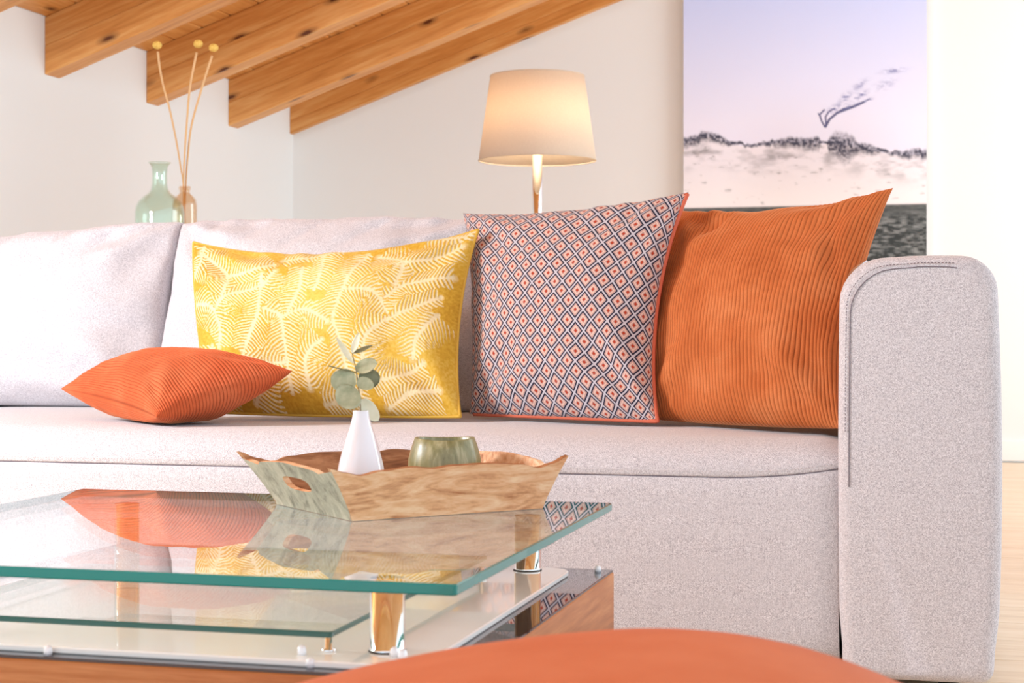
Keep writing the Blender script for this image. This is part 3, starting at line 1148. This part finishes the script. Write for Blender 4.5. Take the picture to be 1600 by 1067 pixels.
def tray_panel(name, ca, cb, out, long_, hole, mat_):
    """ca, cb: base corners in tray units, out: outward flare directions at both"""
    A0, B0 = np.array(ca, float), np.array(cb, float)
    A1, B1 = A0 + np.array(out[0]), B0 + np.array(out[1])
    mid = np.array((0.0, out[0][1])) if long_ else np.array((out[0][0], 0.0))
    mid = mid / np.linalg.norm(mid)
    th = 0.008

    def P(s, h, inner=False):
        q = h / HT
        qq = q ** 1.15
        a = (A0 + (A1 - A0) * qq) * (1 - s) + (B0 + (B1 - B0) * qq) * s
        z = h
        if inner:
            a = a - mid * th
            z = h + 0.001
        return tuple(tpt(a[0], a[1], max(z, 0.0)))
    vs, fs = [], []
    if not hole:
        ns, nh = 60, 8
        for side in (False, True):
            for i in range(ns + 1):
                s = i / ns
                for j in range(nh + 1):
                    vs.append(P(s, rim_h(s, 0, long_) * j / nh, side))
        st_ = nh + 1
        off = (ns + 1) * st_
        for i in range(ns):
            for j in range(nh):
                a = i * st_ + j
                fs.append([a, a + st_, a + st_ + 1, a + 1])
                b = off + a
                fs.append([b, b + 1, b + st_ + 1, b + st_])
            t_ = i * st_ + nh
            fs.append([t_, t_ + st_, off + t_ + st_, off + t_])
            t_ = i * st_
            fs.append([t_, off + t_, off + t_ + st_, t_ + st_])
        for i in (0, ns):
            for j in range(nh):
                a = i * st_ + j
                q4 = [a, a + 1, off + a + 1, off + a]
                fs.append(q4 if i == 0 else q4[::-1])
    else:
        N, K = 144, 7
        cs, chh = 0.5, HT * 0.56
        hw, hh = 0.15, HT * 0.135          # half width (in s) and half height of the hand hole

        def outer(th_):
            dx, dy = math.cos(th_), math.sin(th_)
            lo, hi = 0.0, 2.0
            for _ in range(26):
                m_ = (lo + hi) / 2
                s, h = cs + dx * m_ * 0.6, chh + dy * m_ * HT
                ok = 0 <= s <= 1 and 0 <= h <= rim_h(s, 0, long_)
                lo, hi = (m_, hi) if ok else (lo, m_)
            return min(max(cs + dx * lo * 0.6, 0), 1), max(chh + dy * lo * HT, 0)
        ths = [2 * math.pi * (i + 0.5) / N for i in range(N)]
        # corner-aware sampling
        for s_, h_ in ((0, 0), (1, 0), (0, rim_h(0, 0, long_)), (1, rim_h(1, 0, long_))):
            a_ = math.atan2((h_ - chh) / HT, (s_ - cs) / 0.6) % (2 * math.pi)
            j_ = min(range(N), key=lambda q: abs(ths[q] - a_))
            ths[j_] = a_
        for side in (False, True):
            for th_ in ths:
                so, ho = outer(th_)
                c_, s2 = math.cos(th_), math.sin(th_)
                # stadium-like hole
                rr_ = (abs(c_ * 0.6 / hw) ** 3.2 + abs(s2 * HT / hh) ** 3.2) ** (-1 / 3.2)
                si, hi_ = cs + c_ * rr_ * 0.6, chh + s2 * rr_ * HT
                for k_ in range(K + 1):
                    q = k_ / K
                    vs.append(P(si + (so - si) * q, hi_ + (ho - hi_) * q, side))
        off = N * (K + 1)
        for i in range(N):
            j = (i + 1) % N
            for k_ in range(K):
                a, b = i * (K + 1) + k_, j * (K + 1) + k_
                fs.append([a, a + 1, b + 1, b])
                fs.append([off + a, off + b, off + b + 1, off + a + 1])
            a, b = i * (K + 1), j * (K + 1)
            fs.append([a, b, off + b, off + a])
            a += K; b += K
            fs.append([a, off + a, off + b, b])
    bm = bmesh.new()
    bvs = [bm.verts.new(p_) for p_ in vs]
    for q in fs:
        try:
            bm.faces.new([bvs[i] for i in q])
        except ValueError:
            pass
    bmesh.ops.recalc_face_normals(bm, faces=bm.faces[:])
    bm.verts.index_update()
    vs = [tuple(v_.co) for v_ in bm.verts]
    fs = [[v_.index for v_ in q.verts] for q in bm.faces]
    # inside and rim are natural dark wood; the outer face takes the panel's own finish
    nvec = np.array((*(e1 * mid[0] + e2 * mid[1]), 0))
    fm = []
    for q in bm.faces:
        q.normal_update()
        fm.append(0 if q.normal.dot(Vector(nvec)) > 0.35 else 1)
    bm.free()
    return mesh_obj(name, vs, fs, None, tray, False, mats=[mat_, M['mango'] if not long_ else M['mango_dark']], fmat=fm)


fl, fr, fs_ = -0.040, 0.018, 0.027
tray_panel('side_panel', (0, 0), (l1, 0), ((fl, -fs_), (fr, -fs_)), True, False, M['mango'])
tray_panel('side_panel', (l1, l2), (0, l2), ((fr, fs_), (fl, fs_)), True, False, M['mango'])
tag(tray_panel('end_panel', (0, l2), (0, 0), ((fl, fs_), (fl, -fs_)), False, True, M['greywash']), 'grey washed tray end with hand hole')
tag(tray_panel('end_panel', (l1, 0), (l1, l2), ((fr, -fs_), (fr, fs_)), False, True, M['greywash']), 'grey washed tray end with hand hole')

# ------------------------------------------------------------------ vase, sprig, tealight holder
VX, VY, VZ = -0.702, 1.945, TZ + 0.0105
prof = [(0.0, 0.0), (0.020, 0.0), (0.0245, 0.003), (0.0285, 0.014), (0.0297, 0.026), (0.0290, 0.038), (0.0262, 0.052), (0.0222, 0.066), (0.0180, 0.080), (0.0140, 0.092), (0.0112, 0.102),
        (0.0100, 0.109), (0.0098, 0.112), (0.0090, 0.1125), (0.0082, 0.111), (0.0085, 0.100), (0.012, 0.085), (0.018, 0.066), (0.022, 0.045), (0.02, 0.012), (0.0, 0.008)]
pp = smoothpath([(a, b, 0) for a, b in prof[1:14]], 4)
v, f = lathe([(0, 0)] + [(a, b) for a, b, _ in pp] + prof[14:], (VX, VY, VZ), 56)
tag(mesh_obj('bud_vase', v, f, M['ceramic']), 'small white ceramic bud vase standing in the wooden tray', 'vase')

IR = np.array((math.cos(YAW), math.sin(YAW), 0.0))       # a horizontal direction across the room
IF = np.array((-math.sin(YAW), math.cos(YAW), 0.0))


def mat_leaf(name, a, b):
    t = NT(name)
    n = t.noise(t.coord('Object'), 60, 3)
    t.base(t.ramp(n, [(0.3, a), (0.7, b)]))
    t.set(Roughness=0.55)
    t.b.inputs['Subsurface Weight'].default_value = 0.0
    return t.m


M['leaf'] = mat_leaf('eucalyptus_leaf', srgb(150, 156, 122), srgb(200, 198, 164))
M['leaf_dark'] = mat_leaf('eucalyptus_leaf_dark', srgb(108, 112, 84), srgb(146, 146, 112))
M['leaf_pale'] = mat_leaf('eucalyptus_leaf_pale', srgb(222, 218, 186), srgb(236, 230, 206))
M['leaf_stem'] = plain('eucalyptus_stem', srgb(150, 134, 104), 0.7)
S0 = np.array((VX, VY, VZ + 0.1125))
PXM = 2.06 / 2600


def sp(px, py, dep=0.0):
    return S0 + IR * ((px - 564.5) * PXM) + np.array((0, 0, (645 - py) * PXM)) + IF * dep


sprig = thing('eucalyptus_sprig', 'sprig of round grey green leaves in the white bud vase', 'plant', tuple(S0 - np.array((0, 0, 0.07))))
path = smoothpath([tuple(sp(566, 700)), tuple(sp(564, 645)), tuple(sp(561, 610, -0.002)), tuple(sp(556, 580, 0.002)), tuple(sp(551, 556, 0.0))], 8)
v, f = tube(path, [0.0011 - 0.0005 * i / len(path) for i in range(len(path))], 8)
mesh_obj('stem', v, f, M['leaf_stem'], sprig)


def leaf(base, tip, width, face, mat, curl=0.15, round_=0.5):
    """leaf blade from base to tip; face = approximate facing direction of its upper side"""
    base, tip = np.array(base), np.array(tip)
    ax = tip - base
    L_ = np.linalg.norm(ax); ax = ax / L_
    face = np.array(face, float)
    sd = np.cross(ax, face); sd /= np.linalg.norm(sd)
    up = np.cross(sd, ax)
    nl, nw = 14, 8
    vs, fs = [], []
    for lay in (0.0004, -0.0004):
        for i in range(nl + 1):
            s = i / nl
            hw_ = width / 2 * max(math.sin(math.pi * s ** (0.9 if round_ > .4 else 1.0)), 0.0) ** (round_ if 0 < s < 1 else 1)
            for j in range(nw + 1):
                q = j / nw * 2 - 1
                p_ = base + ax * (L_ * s) + sd * (hw_ * q) + up * (curl * width * (0.35 * q * q + 0.5 * s * s - 0.3 * s) + lay)
                vs.append(tuple(p_))
    st_ = nw + 1
    off = (nl + 1) * st_
    for i in range(nl):
        for j in range(nw):
            a = i * st_ + j
            fs.append([a, a + 1, a + st_ + 1, a + st_])
            fs.append([off + a, off + a + st_, off + a + st_ + 1, off + a + 1])
        for a in (i * st_, i * st_ + nw):
            fs.append([a, a + st_, off + a + st_, off + a])
    return mesh_obj('leaf', vs, fs, mat, sprig)


tc_ = -IF                                                     # towards the room's front
leaf(sp(559, 612, -0.004), sp(531, 636, -0.012), 0.036, tc_ * 0.9 + np.array((0, 0, 0.3)), M['leaf'], 0.1)
leaf(sp(557, 604), sp(517, 594, 0.006), 0.031, tc_ * 0.9 - IR * 0.3 + np.array((0, 0, 0.3)), M['leaf'], 0.12)
leaf(sp(556, 580, 0.002), sp(591, 572, -0.004), 0.0225, tc_ * 0.8 + np.array((0, 0, 0.6)), M['leaf'], 0.2)
leaf(sp(560, 598), sp(594, 592, 0.004), 0.026, tc_ * 0.8 + IR * 0.4, M['leaf_dark'], 0.15)
leaf(sp(559, 598, -0.006), sp(586, 608, -0.01), 0.016, tc_ + np.array((0, 0, 0.2)), M['leaf'], 0.2)
leaf(sp(563, 628, 0.006), sp(590, 662, 0.016), 0.019, tc_ * 0.9 + IR * 0.3, M['leaf_pale'], 0.1)
leaf(sp(556, 586, 0.002), sp(513, 576, 0.0), 0.006, np.array((0, 0, 1.0)), M['leaf_dark'], 0.3, 0.6)
leaf(sp(553, 572, 0.002), sp(526, 531, 0.004), 0.0085, tc_ - IR * 0.4, M['leaf_pale'], 0.2, 0.8)
leaf(sp(551, 556), sp(562, 523, 0.0), 0.010, tc_ - IR * 0.5, M['leaf_pale'], 0.2, 0.8)
leaf(sp(552, 556), sp(583, 544, -0.004), 0.0085, tc_ * 0.6 + np.array((0, 0, 0.8)), M['leaf_dark'], 0.2, 0.8)

t = NT('green_ribbed_stone')
v = t.coord('Object', (60, 60, 6))
n = t.noise(v, 1.6, 5, 0.6, 0.4)
t.base(t.ramp(n, [(0.3, srgb(122, 118, 72)), (0.5, srgb(156, 150, 104)), (0.7, srgb(206, 198, 156))]))
t.set(Roughness=0.3)
t.b.inputs['Transmission Weight'].default_value = 0.15
t.bump(n, 0.3, 0.002)
M['votive'] = t.m
CX, CY = -0.628, 2.058
prof = [(0.0, 0.0), (0.036, 0.0), (0.041, 0.004), (0.0462, 0.020), (0.0475, 0.034), (0.0468, 0.046), (0.0425, 0.061), (0.0388, 0.0715), (0.0378, 0.0725), (0.0365, 0.0715), (0.039, 0.06), (0.0435, 0.04), (0.041, 0.016), (0.03, 0.010), (0.0, 0.010)]
v, f = lathe(prof, (CX, CY, VZ), 64)
v = np.array(v)
aa = np.arctan2(v[:, 1] - CY, v[:, 0] - CX)
rr = np.hypot(v[:, 0] - CX, v[:, 1] - CY)
wv = 1 + 0.006 * np.sin(aa * 17) + 0.004 * np.sin(aa * 29 + 1)
v[:, 0] = CX + rr * wv * np.cos(aa)
v[:, 1] = CY + rr * wv * np.sin(aa)
v[:, 2] += np.where(v[:, 2] > VZ + 0.06, 0.0012 * np.sin(aa * 2 + 1), 0)
tag(mesh_obj('candle_holder', v, f, M['votive']), 'squat olive green streaked glass candle holder in the tray', 'candle holder')

# ------------------------------------------------------------------ pouf in front
t = NT('tan_leather')
v = t.coord('Object')
n = t.noise(v, 7, 4, 0.6)
n2 = t.noise(v, 260, 3, 0.6)
t.base(t.ramp(n, [(0.3, srgb(204, 108, 68)), (0.7, srgb(218, 130, 92))]))
t.set(Roughness=0.65)
t.b.inputs['Specular IOR Level'].default_value = 0.35
t.bump(n2, 0.2, 0.001)
M['leather'] = t.m
PC = np.array((-0.225, 1.075, 0.0))
pouf = thing('pouf', 'round terracotta leather pouf in front of coffee table', 'pouf', tuple(PC))
prof = smoothpath([(0.22, 0.0, 0), (0.28, 0.03, 0), (0.315, 0.11, 0), (0.322, 0.17, 0), (0.31, 0.225, 0), (0.268, 0.290, 0), (0.19, 0.330, 0), (0.10, 0.350, 0), (0.012, 0.356, 0)], 5)
vs, fs = lathe([(a, b) for a, b, _ in prof], tuple(PC), 96)
vs = np.array(vs)
al = ((vs[:, :2] - PC[:2]) @ IR[:2]) / 0.32
st_ = np.where(al < 0, 0.24 * al * 0.32, 0.0)
vs[:, :2] += st_[:, None] * IR[:2]
vs[:, 2] += np.clip(vs[:, 2] / 0.34, 0, 1) ** 2 * (0.016 * al - 0.004 * al ** 2 + 0.004 * np.sin(al * 4 + 0.5))
mesh_obj('cover', vs, fs, M['leather'], pouf)
M['leather_seam'] = plain('leather_seam', srgb(176, 86, 48), 0.6)
ring = [np.array((0.322 * math.cos(a), 0.322 * math.sin(a), 0.152)) for a in np.linspace(0, 2 * math.pi, 96, endpoint=False)]
ring = [tuple(PC + q + IR * min(0.0, 0.24 * float(q @ IR))) for q in ring]
v, f = tube(ring, 0.004, 6, closed=True)
mesh_obj('seam', v, f, M['leather_seam'], pouf)

# ------------------------------------------------------------------ floor lamp
LX, LY = -1.335, 5.44
lamp = thing('floor_lamp', 'floor lamp with beige drum shade on slim chrome pole', 'lamp', (LX, LY, 0))
v, f = lathe([(0.0, 0.0), (0.14, 0.0), (0.14, 0.012), (0.135, 0.018), (0.03, 0.022), (0.0, 0.022)], (LX, LY, 0), 48)
mesh_obj('base', v, f, M['chrome'], lamp)
v, f = lathe([(0.0165, 0.02), (0.0165, 1.16), (0.012, 1.165), (0.012, 1.24), (0.0, 1.24)], (LX, LY, 0), 32)
mesh_obj('pole', v, f, M['chrome'], lamp)
t = NT('linen_shade')
tcv = t.coord('Object', (160, 160, 900))
n = t.noise(tcv, 1.0, 3, 0.6)
n2 = t.noise(t.coord('Object', (900, 900, 60)), 1.0, 3, 0.6)
cc = t.mix(t.math('ADD', t.math('MULTIPLY', n, .5), t.math('MULTIPLY', n2, .5)), srgb(206, 188, 170), srgb(240, 226, 208))
df = t.n('ShaderNodeBsdfDiffuse'); tl = t.n('ShaderNodeBsdfTranslucent'); mx = t.n('ShaderNodeMixShader')
t.l(cc, df.inputs['Color']); t.l(cc, tl.inputs['Color'])
mx.inputs[0].default_value = 0.35
t.l(df.outputs[0], mx.inputs[1]); t.l(tl.outputs[0], mx.inputs[2]); t.l(mx.outputs[0], t.out.inputs['Surface'])
M['shade'] = t.m
SB, ST = 1.134, 1.416
v, f = lathe([(0.198, SB), (0.1585, ST), (0.1570, ST), (0.1965, SB), (0.198, SB)], (LX, LY, 0), 72, caps=False)
shade = tag(mesh_obj('lamp_shade', v, f, M['shade'], lamp), 'beige linen lamp shade lit from inside')
for r_, z_ in ((0.1978, SB), (0.158, ST)):
    v, f = tube([(LX + r_ * math.cos(a), LY + r_ * math.sin(a), z_) for a in np.linspace(0, 2 * math.pi, 72, endpoint=False)], 0.0022, 6, closed=True)
    mesh_obj('shade_hem', v, f, M['shade'], shade)
for a in (0.4, 0.4 + 2.094, 0.4 + 4.189):
    v, f = tube([(LX, LY, ST - 0.035), (LX + 0.158 * math.cos(a), LY + 0.158 * math.sin(a), ST - 0.006)], 0.0016, 6)
    mesh_obj('shade_strut', v, f, M['chrome'], shade)
t = NT('bulb_glow')
em = t.n('ShaderNodeEmission'); em.inputs['Color'].default_value = (1.0, 0.86, 0.64, 1); em.inputs['Strength'].default_value = 95.0
t.l(em.outputs[0], t.out.inputs['Surface'])
pf = [(0.0, 0.0), (0.013, 0.0), (0.014, 0.02), (0.026, 0.05), (0.03, 0.068), (0.026, 0.086), (0.014, 0.097), (0.0, 0.1)]
v, f = lathe(pf, (LX, LY, 1.24), 24)
mesh_obj('bulb', v, f, t.m, lamp)

# ------------------------------------------------------------------ canvas picture
CX0, CX1, CZ0, CZ1 = -1.140, -0.086, 0.70, 2.40
CYF = YB - 0.055
nxp, nzp = 330, 520
U, V = np.meshgrid(np.linspace(0, 1, nxp), np.linspace(0, 1, nzp))   # V from the top down
Zp = CZ1 + (CZ0 - CZ1) * V
ppm = 2600 / 7.30
PYY = 512 - (Zp - 0.571) * ppm                                        # rows of the print in drawing units
PXX = 1070 + U * 378


def lerp3(a, b, k_):
    return np.array(a) * (1 - k_[..., None]) + np.array(b) * k_[..., None]


c = lerp3(srgb(184, 196, 240), srgb(206, 214, 250), np.clip(PYY / 60, 0, 1))
c = lerp3(srgb(206, 214, 250), srgb(236, 232, 248), np.clip(PYY / 190, 0, 1))
c = np.where((PYY < 0)[..., None], lerp3(srgb(206, 214, 250), srgb(170, 186, 238), np.clip(-PYY / 200, 0, 1)), c)
hx = np.array([1070, 1085, 1105, 1125, 1145, 1180, 1230, 1280, 1330, 1360, 1400, 1448])
hy = np.array([217, 212, 206, 209, 220, 224, 219, 222, 226, 234, 243, 243])
hor = np.interp(PXX, hx, hy)
jag = 3.0 * fbm(PXX / 7, PXX * 0 + 1, 31, 4)
land = PYY > hor + 3
sand = lerp3(srgb(240, 232, 238), srgb(248, 240, 240), np.clip((PYY - 250) / 60, 0, 1))
tex = fbm(PXX / 22, PYY / 9, 12, 4)
mid = np.exp(-((PYY - hor - 22) / 20) ** 2)
sand = sand * (1 - np.clip((0.10 + 0.34 * tex) * mid, 0, 0.5)[..., None])
sand = sand * (1 - 0.35 * np.clip((fbm(PXX / 13, PYY / 6, 77, 3) - 0.8) * 2, 0, 1)[..., None])
c = np.where(land[..., None], sand, c)
bush_h = np.interp(PXX, [1070, 1090, 1110, 1130, 1150, 1190, 1230, 1260, 1284, 1287, 1296, 1300, 1310, 1325, 1338, 1345, 1365, 1380, 1400, 1420, 1448],
                   [9, 10, 8, 8, 3, 3, 8, 9, 12, 2, 2, 14, 22, 24, 16, 8, 9, 3, 4, 8, 8]) * 1.4
bd = (PYY - (hor - bush_h * 0.62 + jag * 0.7)) / (bush_h * 1.5)
bm_ = np.clip(bd * 4, 0, 1) * np.clip((1.15 - bd) * 2.2, 0, 1) * np.clip(0.85 + 0.45 * fbm(PXX / 3.5, PYY / 3.5, 44, 3), 0.15, 1)
c = c * (1 - bm_[..., None]) + np.array(srgb(74, 74, 90)) * bm_[..., None]


def stroke(c, pts, wdt, col_, strength=1.0):
    pts = np.array(pts, float)
    best = np.full(PXX.shape, 1e9)
    for a, b in zip(pts[:-1], pts[1:]):
        d = b - a
        tt = np.clip(((PXX - a[0]) * d[0] + (PYY - a[1]) * d[1]) / (d ** 2).sum(), 0, 1)
        best = np.minimum(best, np.hypot(PXX - a[0] - tt * d[0], PYY - a[1] - tt * d[1]))
    k_ = np.clip((wdt - best) / 0.9 + 0.5, 0, 1) * strength
    return c * (1 - k_[..., None]) + np.array(col_) * k_[..., None]


trunk = srgb(92, 92, 130)
for pts, wd in (([(1294, 199), (1300, 188), (1312, 178), (1335, 170), (1352, 163)], 1.9), ([(1293, 199), (1288, 190), (1285, 180), (1292, 173)], 1.3), ([(1295, 196), (1294, 184), (1299, 176), (1308, 171)], 1.3),
                ([(1312, 178), (1322, 172), (1340, 168)], 1.4), ([(1285, 182), (1283, 178)], 0.9), ([(1352, 163), (1362, 158)], 1.0)):
    c = stroke(c, pts, wd, trunk)
cl = srgb(132, 134, 180)
den = fbm(PXX / 5, PYY / 2.6, 63, 4)
for cx_, cy_, rx_, ry_, a_, s_ in ((1325, 154, 9, 4.5, 0.7, 1.0), (1348, 152, 12, 4, 0.45, 1.0), (1346, 137, 12, 4.5, 0.6, 0.8), (1357, 161, 9, 3, 0.3, 0.9), (1385, 137, 15, 6, 0.3, 0.55), (1398, 116, 16, 3.5, 0.08, 0.9), (1310, 170, 14, 5, 0.5, 0.7), (1332, 168, 18, 4, 0.35, 0.6)):
    du = (PXX - cx_) * math.cos(a_) - (PYY - cy_) * math.sin(a_)
    dv = (PXX - cx_) * math.sin(a_) + (PYY - cy_) * math.cos(a_)
    k_ = np.exp(-((du / rx_) ** 2 + (dv / ry_) ** 2)) * np.clip(0.6 + 1.1 * den, 0, 1) * s_
    c = c * (1 - k_[..., None]) + np.array(cl) * k_[..., None]
sea = np.clip((PYY - 320.5) / 2.5, 0, 1)
sn = fbm(PXX / 9, PYY / 3.0, 51, 4)
scol = lerp3(srgb(58, 62, 62), srgb(150, 152, 150), np.clip(0.25 + 0.55 * sn * np.clip((PYY - 325) / 25, 0.2, 1), 0, 1))
c = c * (1 - sea[..., None]) + scol * sea[..., None]
Xp = CX0 + (CX1 - CX0) * U
Vt = np.stack([Xp, np.full_like(Xp, CYF), Zp], -1).reshape(-1, 3)
idx = np.arange(nxp * nzp).reshape(nzp, nxp)
q = np.stack([idx[:-1, :-1], idx[1:, :-1], idx[1:, 1:], idx[:-1, 1:]], -1).reshape(-1, 4)
t = NT('printed_canvas')
at = t.n('ShaderNodeAttribute', attribute_name='Col')
t.base(at.outputs['Color'])
t.set(Roughness=0.7)
t.b.inputs['Specular IOR Level'].default_value = 0.25
pic = thing('canvas_picture', 'tall canvas print of a windswept tree on dunes above dark water', 'picture', ((CX0 + CX1) / 2, YB - 0.02, CZ0))
mesh_obj('printed_canvas', Vt, q, t.m, pic, False, cols=c.reshape(-1, 3))
M['canvas'] = plain('canvas_side', srgb(226, 220, 212), 0.9)
v, f = box((CX0, CYF + 0.0008, CZ0), (CX1, YB - 0.02, CZ1), 0.002, 1)
mesh_obj('stretcher_frame', v, f, M['canvas'], pic, False)

# ------------------------------------------------------------------ sideboard with bottles behind the sofa
M['side_wood'] = mat_grain('sideboard_oak', srgb(170, 124, 82), srgb(196, 152, 106), srgb(214, 176, 132), (1.2, 14, 14), 0.45)
SBX0, SBX1, SBY0, SBY1, SBZ = -2.86, -1.80, 4.28, 4.82, 0.747
sb = thing('sideboard', 'low oak sideboard standing behind the sofa', 'sideboard', ((SBX0 + SBX1) / 2, (SBY0 + SBY1) / 2, 0))
v, f = box((SBX0, SBY0, SBZ - 0.03), (SBX1, SBY1, SBZ), 0.004, 2)
mesh_obj('top', v, f, M['side_wood'], sb, False)
v, f = box((SBX0 + 0.02, SBY0 + 0.02, 0.12), (SBX1 - 0.02, SBY1 - 0.01, SBZ - 0.03), 0.003, 1)
mesh_obj('body', v, f, M['side_wood'], sb, False)
for k in range(2):
    xa = SBX0 + 0.03 + k * 0.505
    v, f = box((xa, SBY0 + 0.004, 0.14), (xa + 0.495, SBY0 + 0.0195, SBZ - 0.04), 0.002, 1)
    d = mesh_obj('door', v, f, M['side_wood'], sb, False)
    v, f = lathe([(0.012, 0), (0.014, 0.02), (0.0, 0.022)], (xa + (0.45 if k == 0 else 0.045), SBY0 - 0.012, 0.45), 16)
    mesh_obj('knob', v, f, M['chrome'], d)
for lx in (SBX0 + 0.06, SBX1 - 0.06):
    for ly in (SBY0 + 0.06, SBY1 - 0.06):
        v, f = lathe([(0.014, 0), (0.022, 0.12)], (lx, ly, 0), 16)
        mesh_obj('leg', v, f, M['side_wood'], sb)

M['green_glass'] = mat_thin_glass('green_bottle_glass', (0.90, 0.955, 0.915))
M['amber_glass'] = mat_thin_glass('amber_bottle_glass', (0.95, 0.87, 0.78))
GBX, GBY = -2.240, 4.470
po = [(0.0, 0.0), (0.060, 0.0), (0.068, 0.006), (0.0725, 0.03), (0.0725, 0.160), (0.0700, 0.178), (0.0620, 0.195), (0.0480, 0.209), (0.0330, 0.219), (0.0260, 0.230), (0.0225, 0.247), (0.0220, 0.275), (0.0235, 0.296), (0.0300, 0.308), (0.0335, 0.310)]
pi_ = [(0.0325, 0.3075), (0.0285, 0.305), (0.0205, 0.294), (0.0190, 0.275), (0.0195, 0.247), (0.0230, 0.228), (0.0300, 0.216), (0.046, 0.205), (0.060, 0.191), (0.0675, 0.176), (0.0698, 0.160), (0.0698, 0.03), (0.063, 0.010), (0.0, 0.010)]
v, f = lathe(po + pi_, (GBX, GBY, SBZ), 56)
tag(mesh_obj('glass_bottle', v, f, M['green_glass']), 'pale green glass bottle vase with flared lip', 'vase')
ABX, ABY = -2.236, 4.628
po = [(0.0, 0.0), (0.032, 0.0), (0.036, 0.005), (0.0375, 0.02), (0.0375, 0.195), (0.034, 0.212), (0.024, 0.224), (0.0165, 0.230), (0.0155, 0.240), (0.0185, 0.243), (0.0185, 0.250), (0.0165, 0.252)]
pi_ = [(0.0135, 0.251), (0.0130, 0.232), (0.022, 0.220), (0.0315, 0.208), (0.0350, 0.195), (0.0350, 0.02), (0.032, 0.008), (0.0, 0.008)]
v, f = lathe(po + pi_, (ABX, ABY, SBZ), 48)
tag(mesh_obj('glass_bottle', v, f, M['amber_glass']), 'slim amber brown glass bottle behind the green vase', 'vase')

t = NT('craspedia')
n = t.noise(t.coord('Object'), 380, 2)
t.base(t.ramp(n, [(0.35, srgb(226, 172, 66)), (0.65, srgb(246, 210, 120))]))
t.set(Roughness=0.9)
t.bump(n, 0.6, 0.003)
M['craspedia'] = t.m
M['dry_stem'] = plain('dry_stem', srgb(222, 178, 128), 0.8)
B0 = np.array((ABX, ABY, SBZ + 0.251))
PXB = 5.05 / 2600


def bp(px, py, dep=0.0):
    return tuple(B0 + IR * ((px - 290.0) * PXB) + np.array((0, 0, (291 - py) * PXB)) + IF * dep)


for pts, head, lab, grp in (
        ([(293, 400), (288, 291), (284, 262), (276, 215), (266, 168), (257, 135), (251, 105), (248, 80)], (247, 70), 'dried yellow ball flower on a kinked stem in amber bottle', 'dried ball flowers'),
        ([(289, 400), (289, 291), (290, 250), (294, 190), (299, 135), (309, 82)], (311, 68), 'dried yellow ball flower standing between two others in amber bottle', 'dried ball flowers'),
        ([(287, 400), (291, 291), (294, 245), (300, 195), (315, 140), (332, 86)], (335, 74), 'dried yellow ball flower bending towards the floor lamp from amber bottle', 'dried ball flowers')):
    P3 = [bp(a, b, {247: 0.0, 311: -0.006, 335: 0.006}[head[0]]) for a, b in pts]
    fl = thing('dried_flower', lab, 'flower', P3[0], grp)
    sm = smoothpath(P3, 6)
    v, f = tube(sm, [0.0021 + 0.0018 * i / len(sm) for i in range(len(sm))], 8)
    mesh_obj('stem', v, f, M['dry_stem'], fl)
    bm = bmesh.new()
    bmesh.ops.create_icosphere(bm, subdivisions=3, radius=0.0145)
    hc = Vector(bp(*head))
    for v_ in bm.verts:
        k_ = 1 + 0.05 * noise.noise(v_.co * 300)
        v_.co = Vector((v_.co.x * k_, v_.co.y * k_, v_.co.z * k_ * 0.88)) + hc
    bm.verts.index_update()
    vs = [tuple(v_.co) for v_ in bm.verts]
    fs = [[v_.index for v_ in q.verts] for q in bm.faces]
    bm.free()
    mesh_obj('flower_head', vs, fs, M['craspedia'], fl)
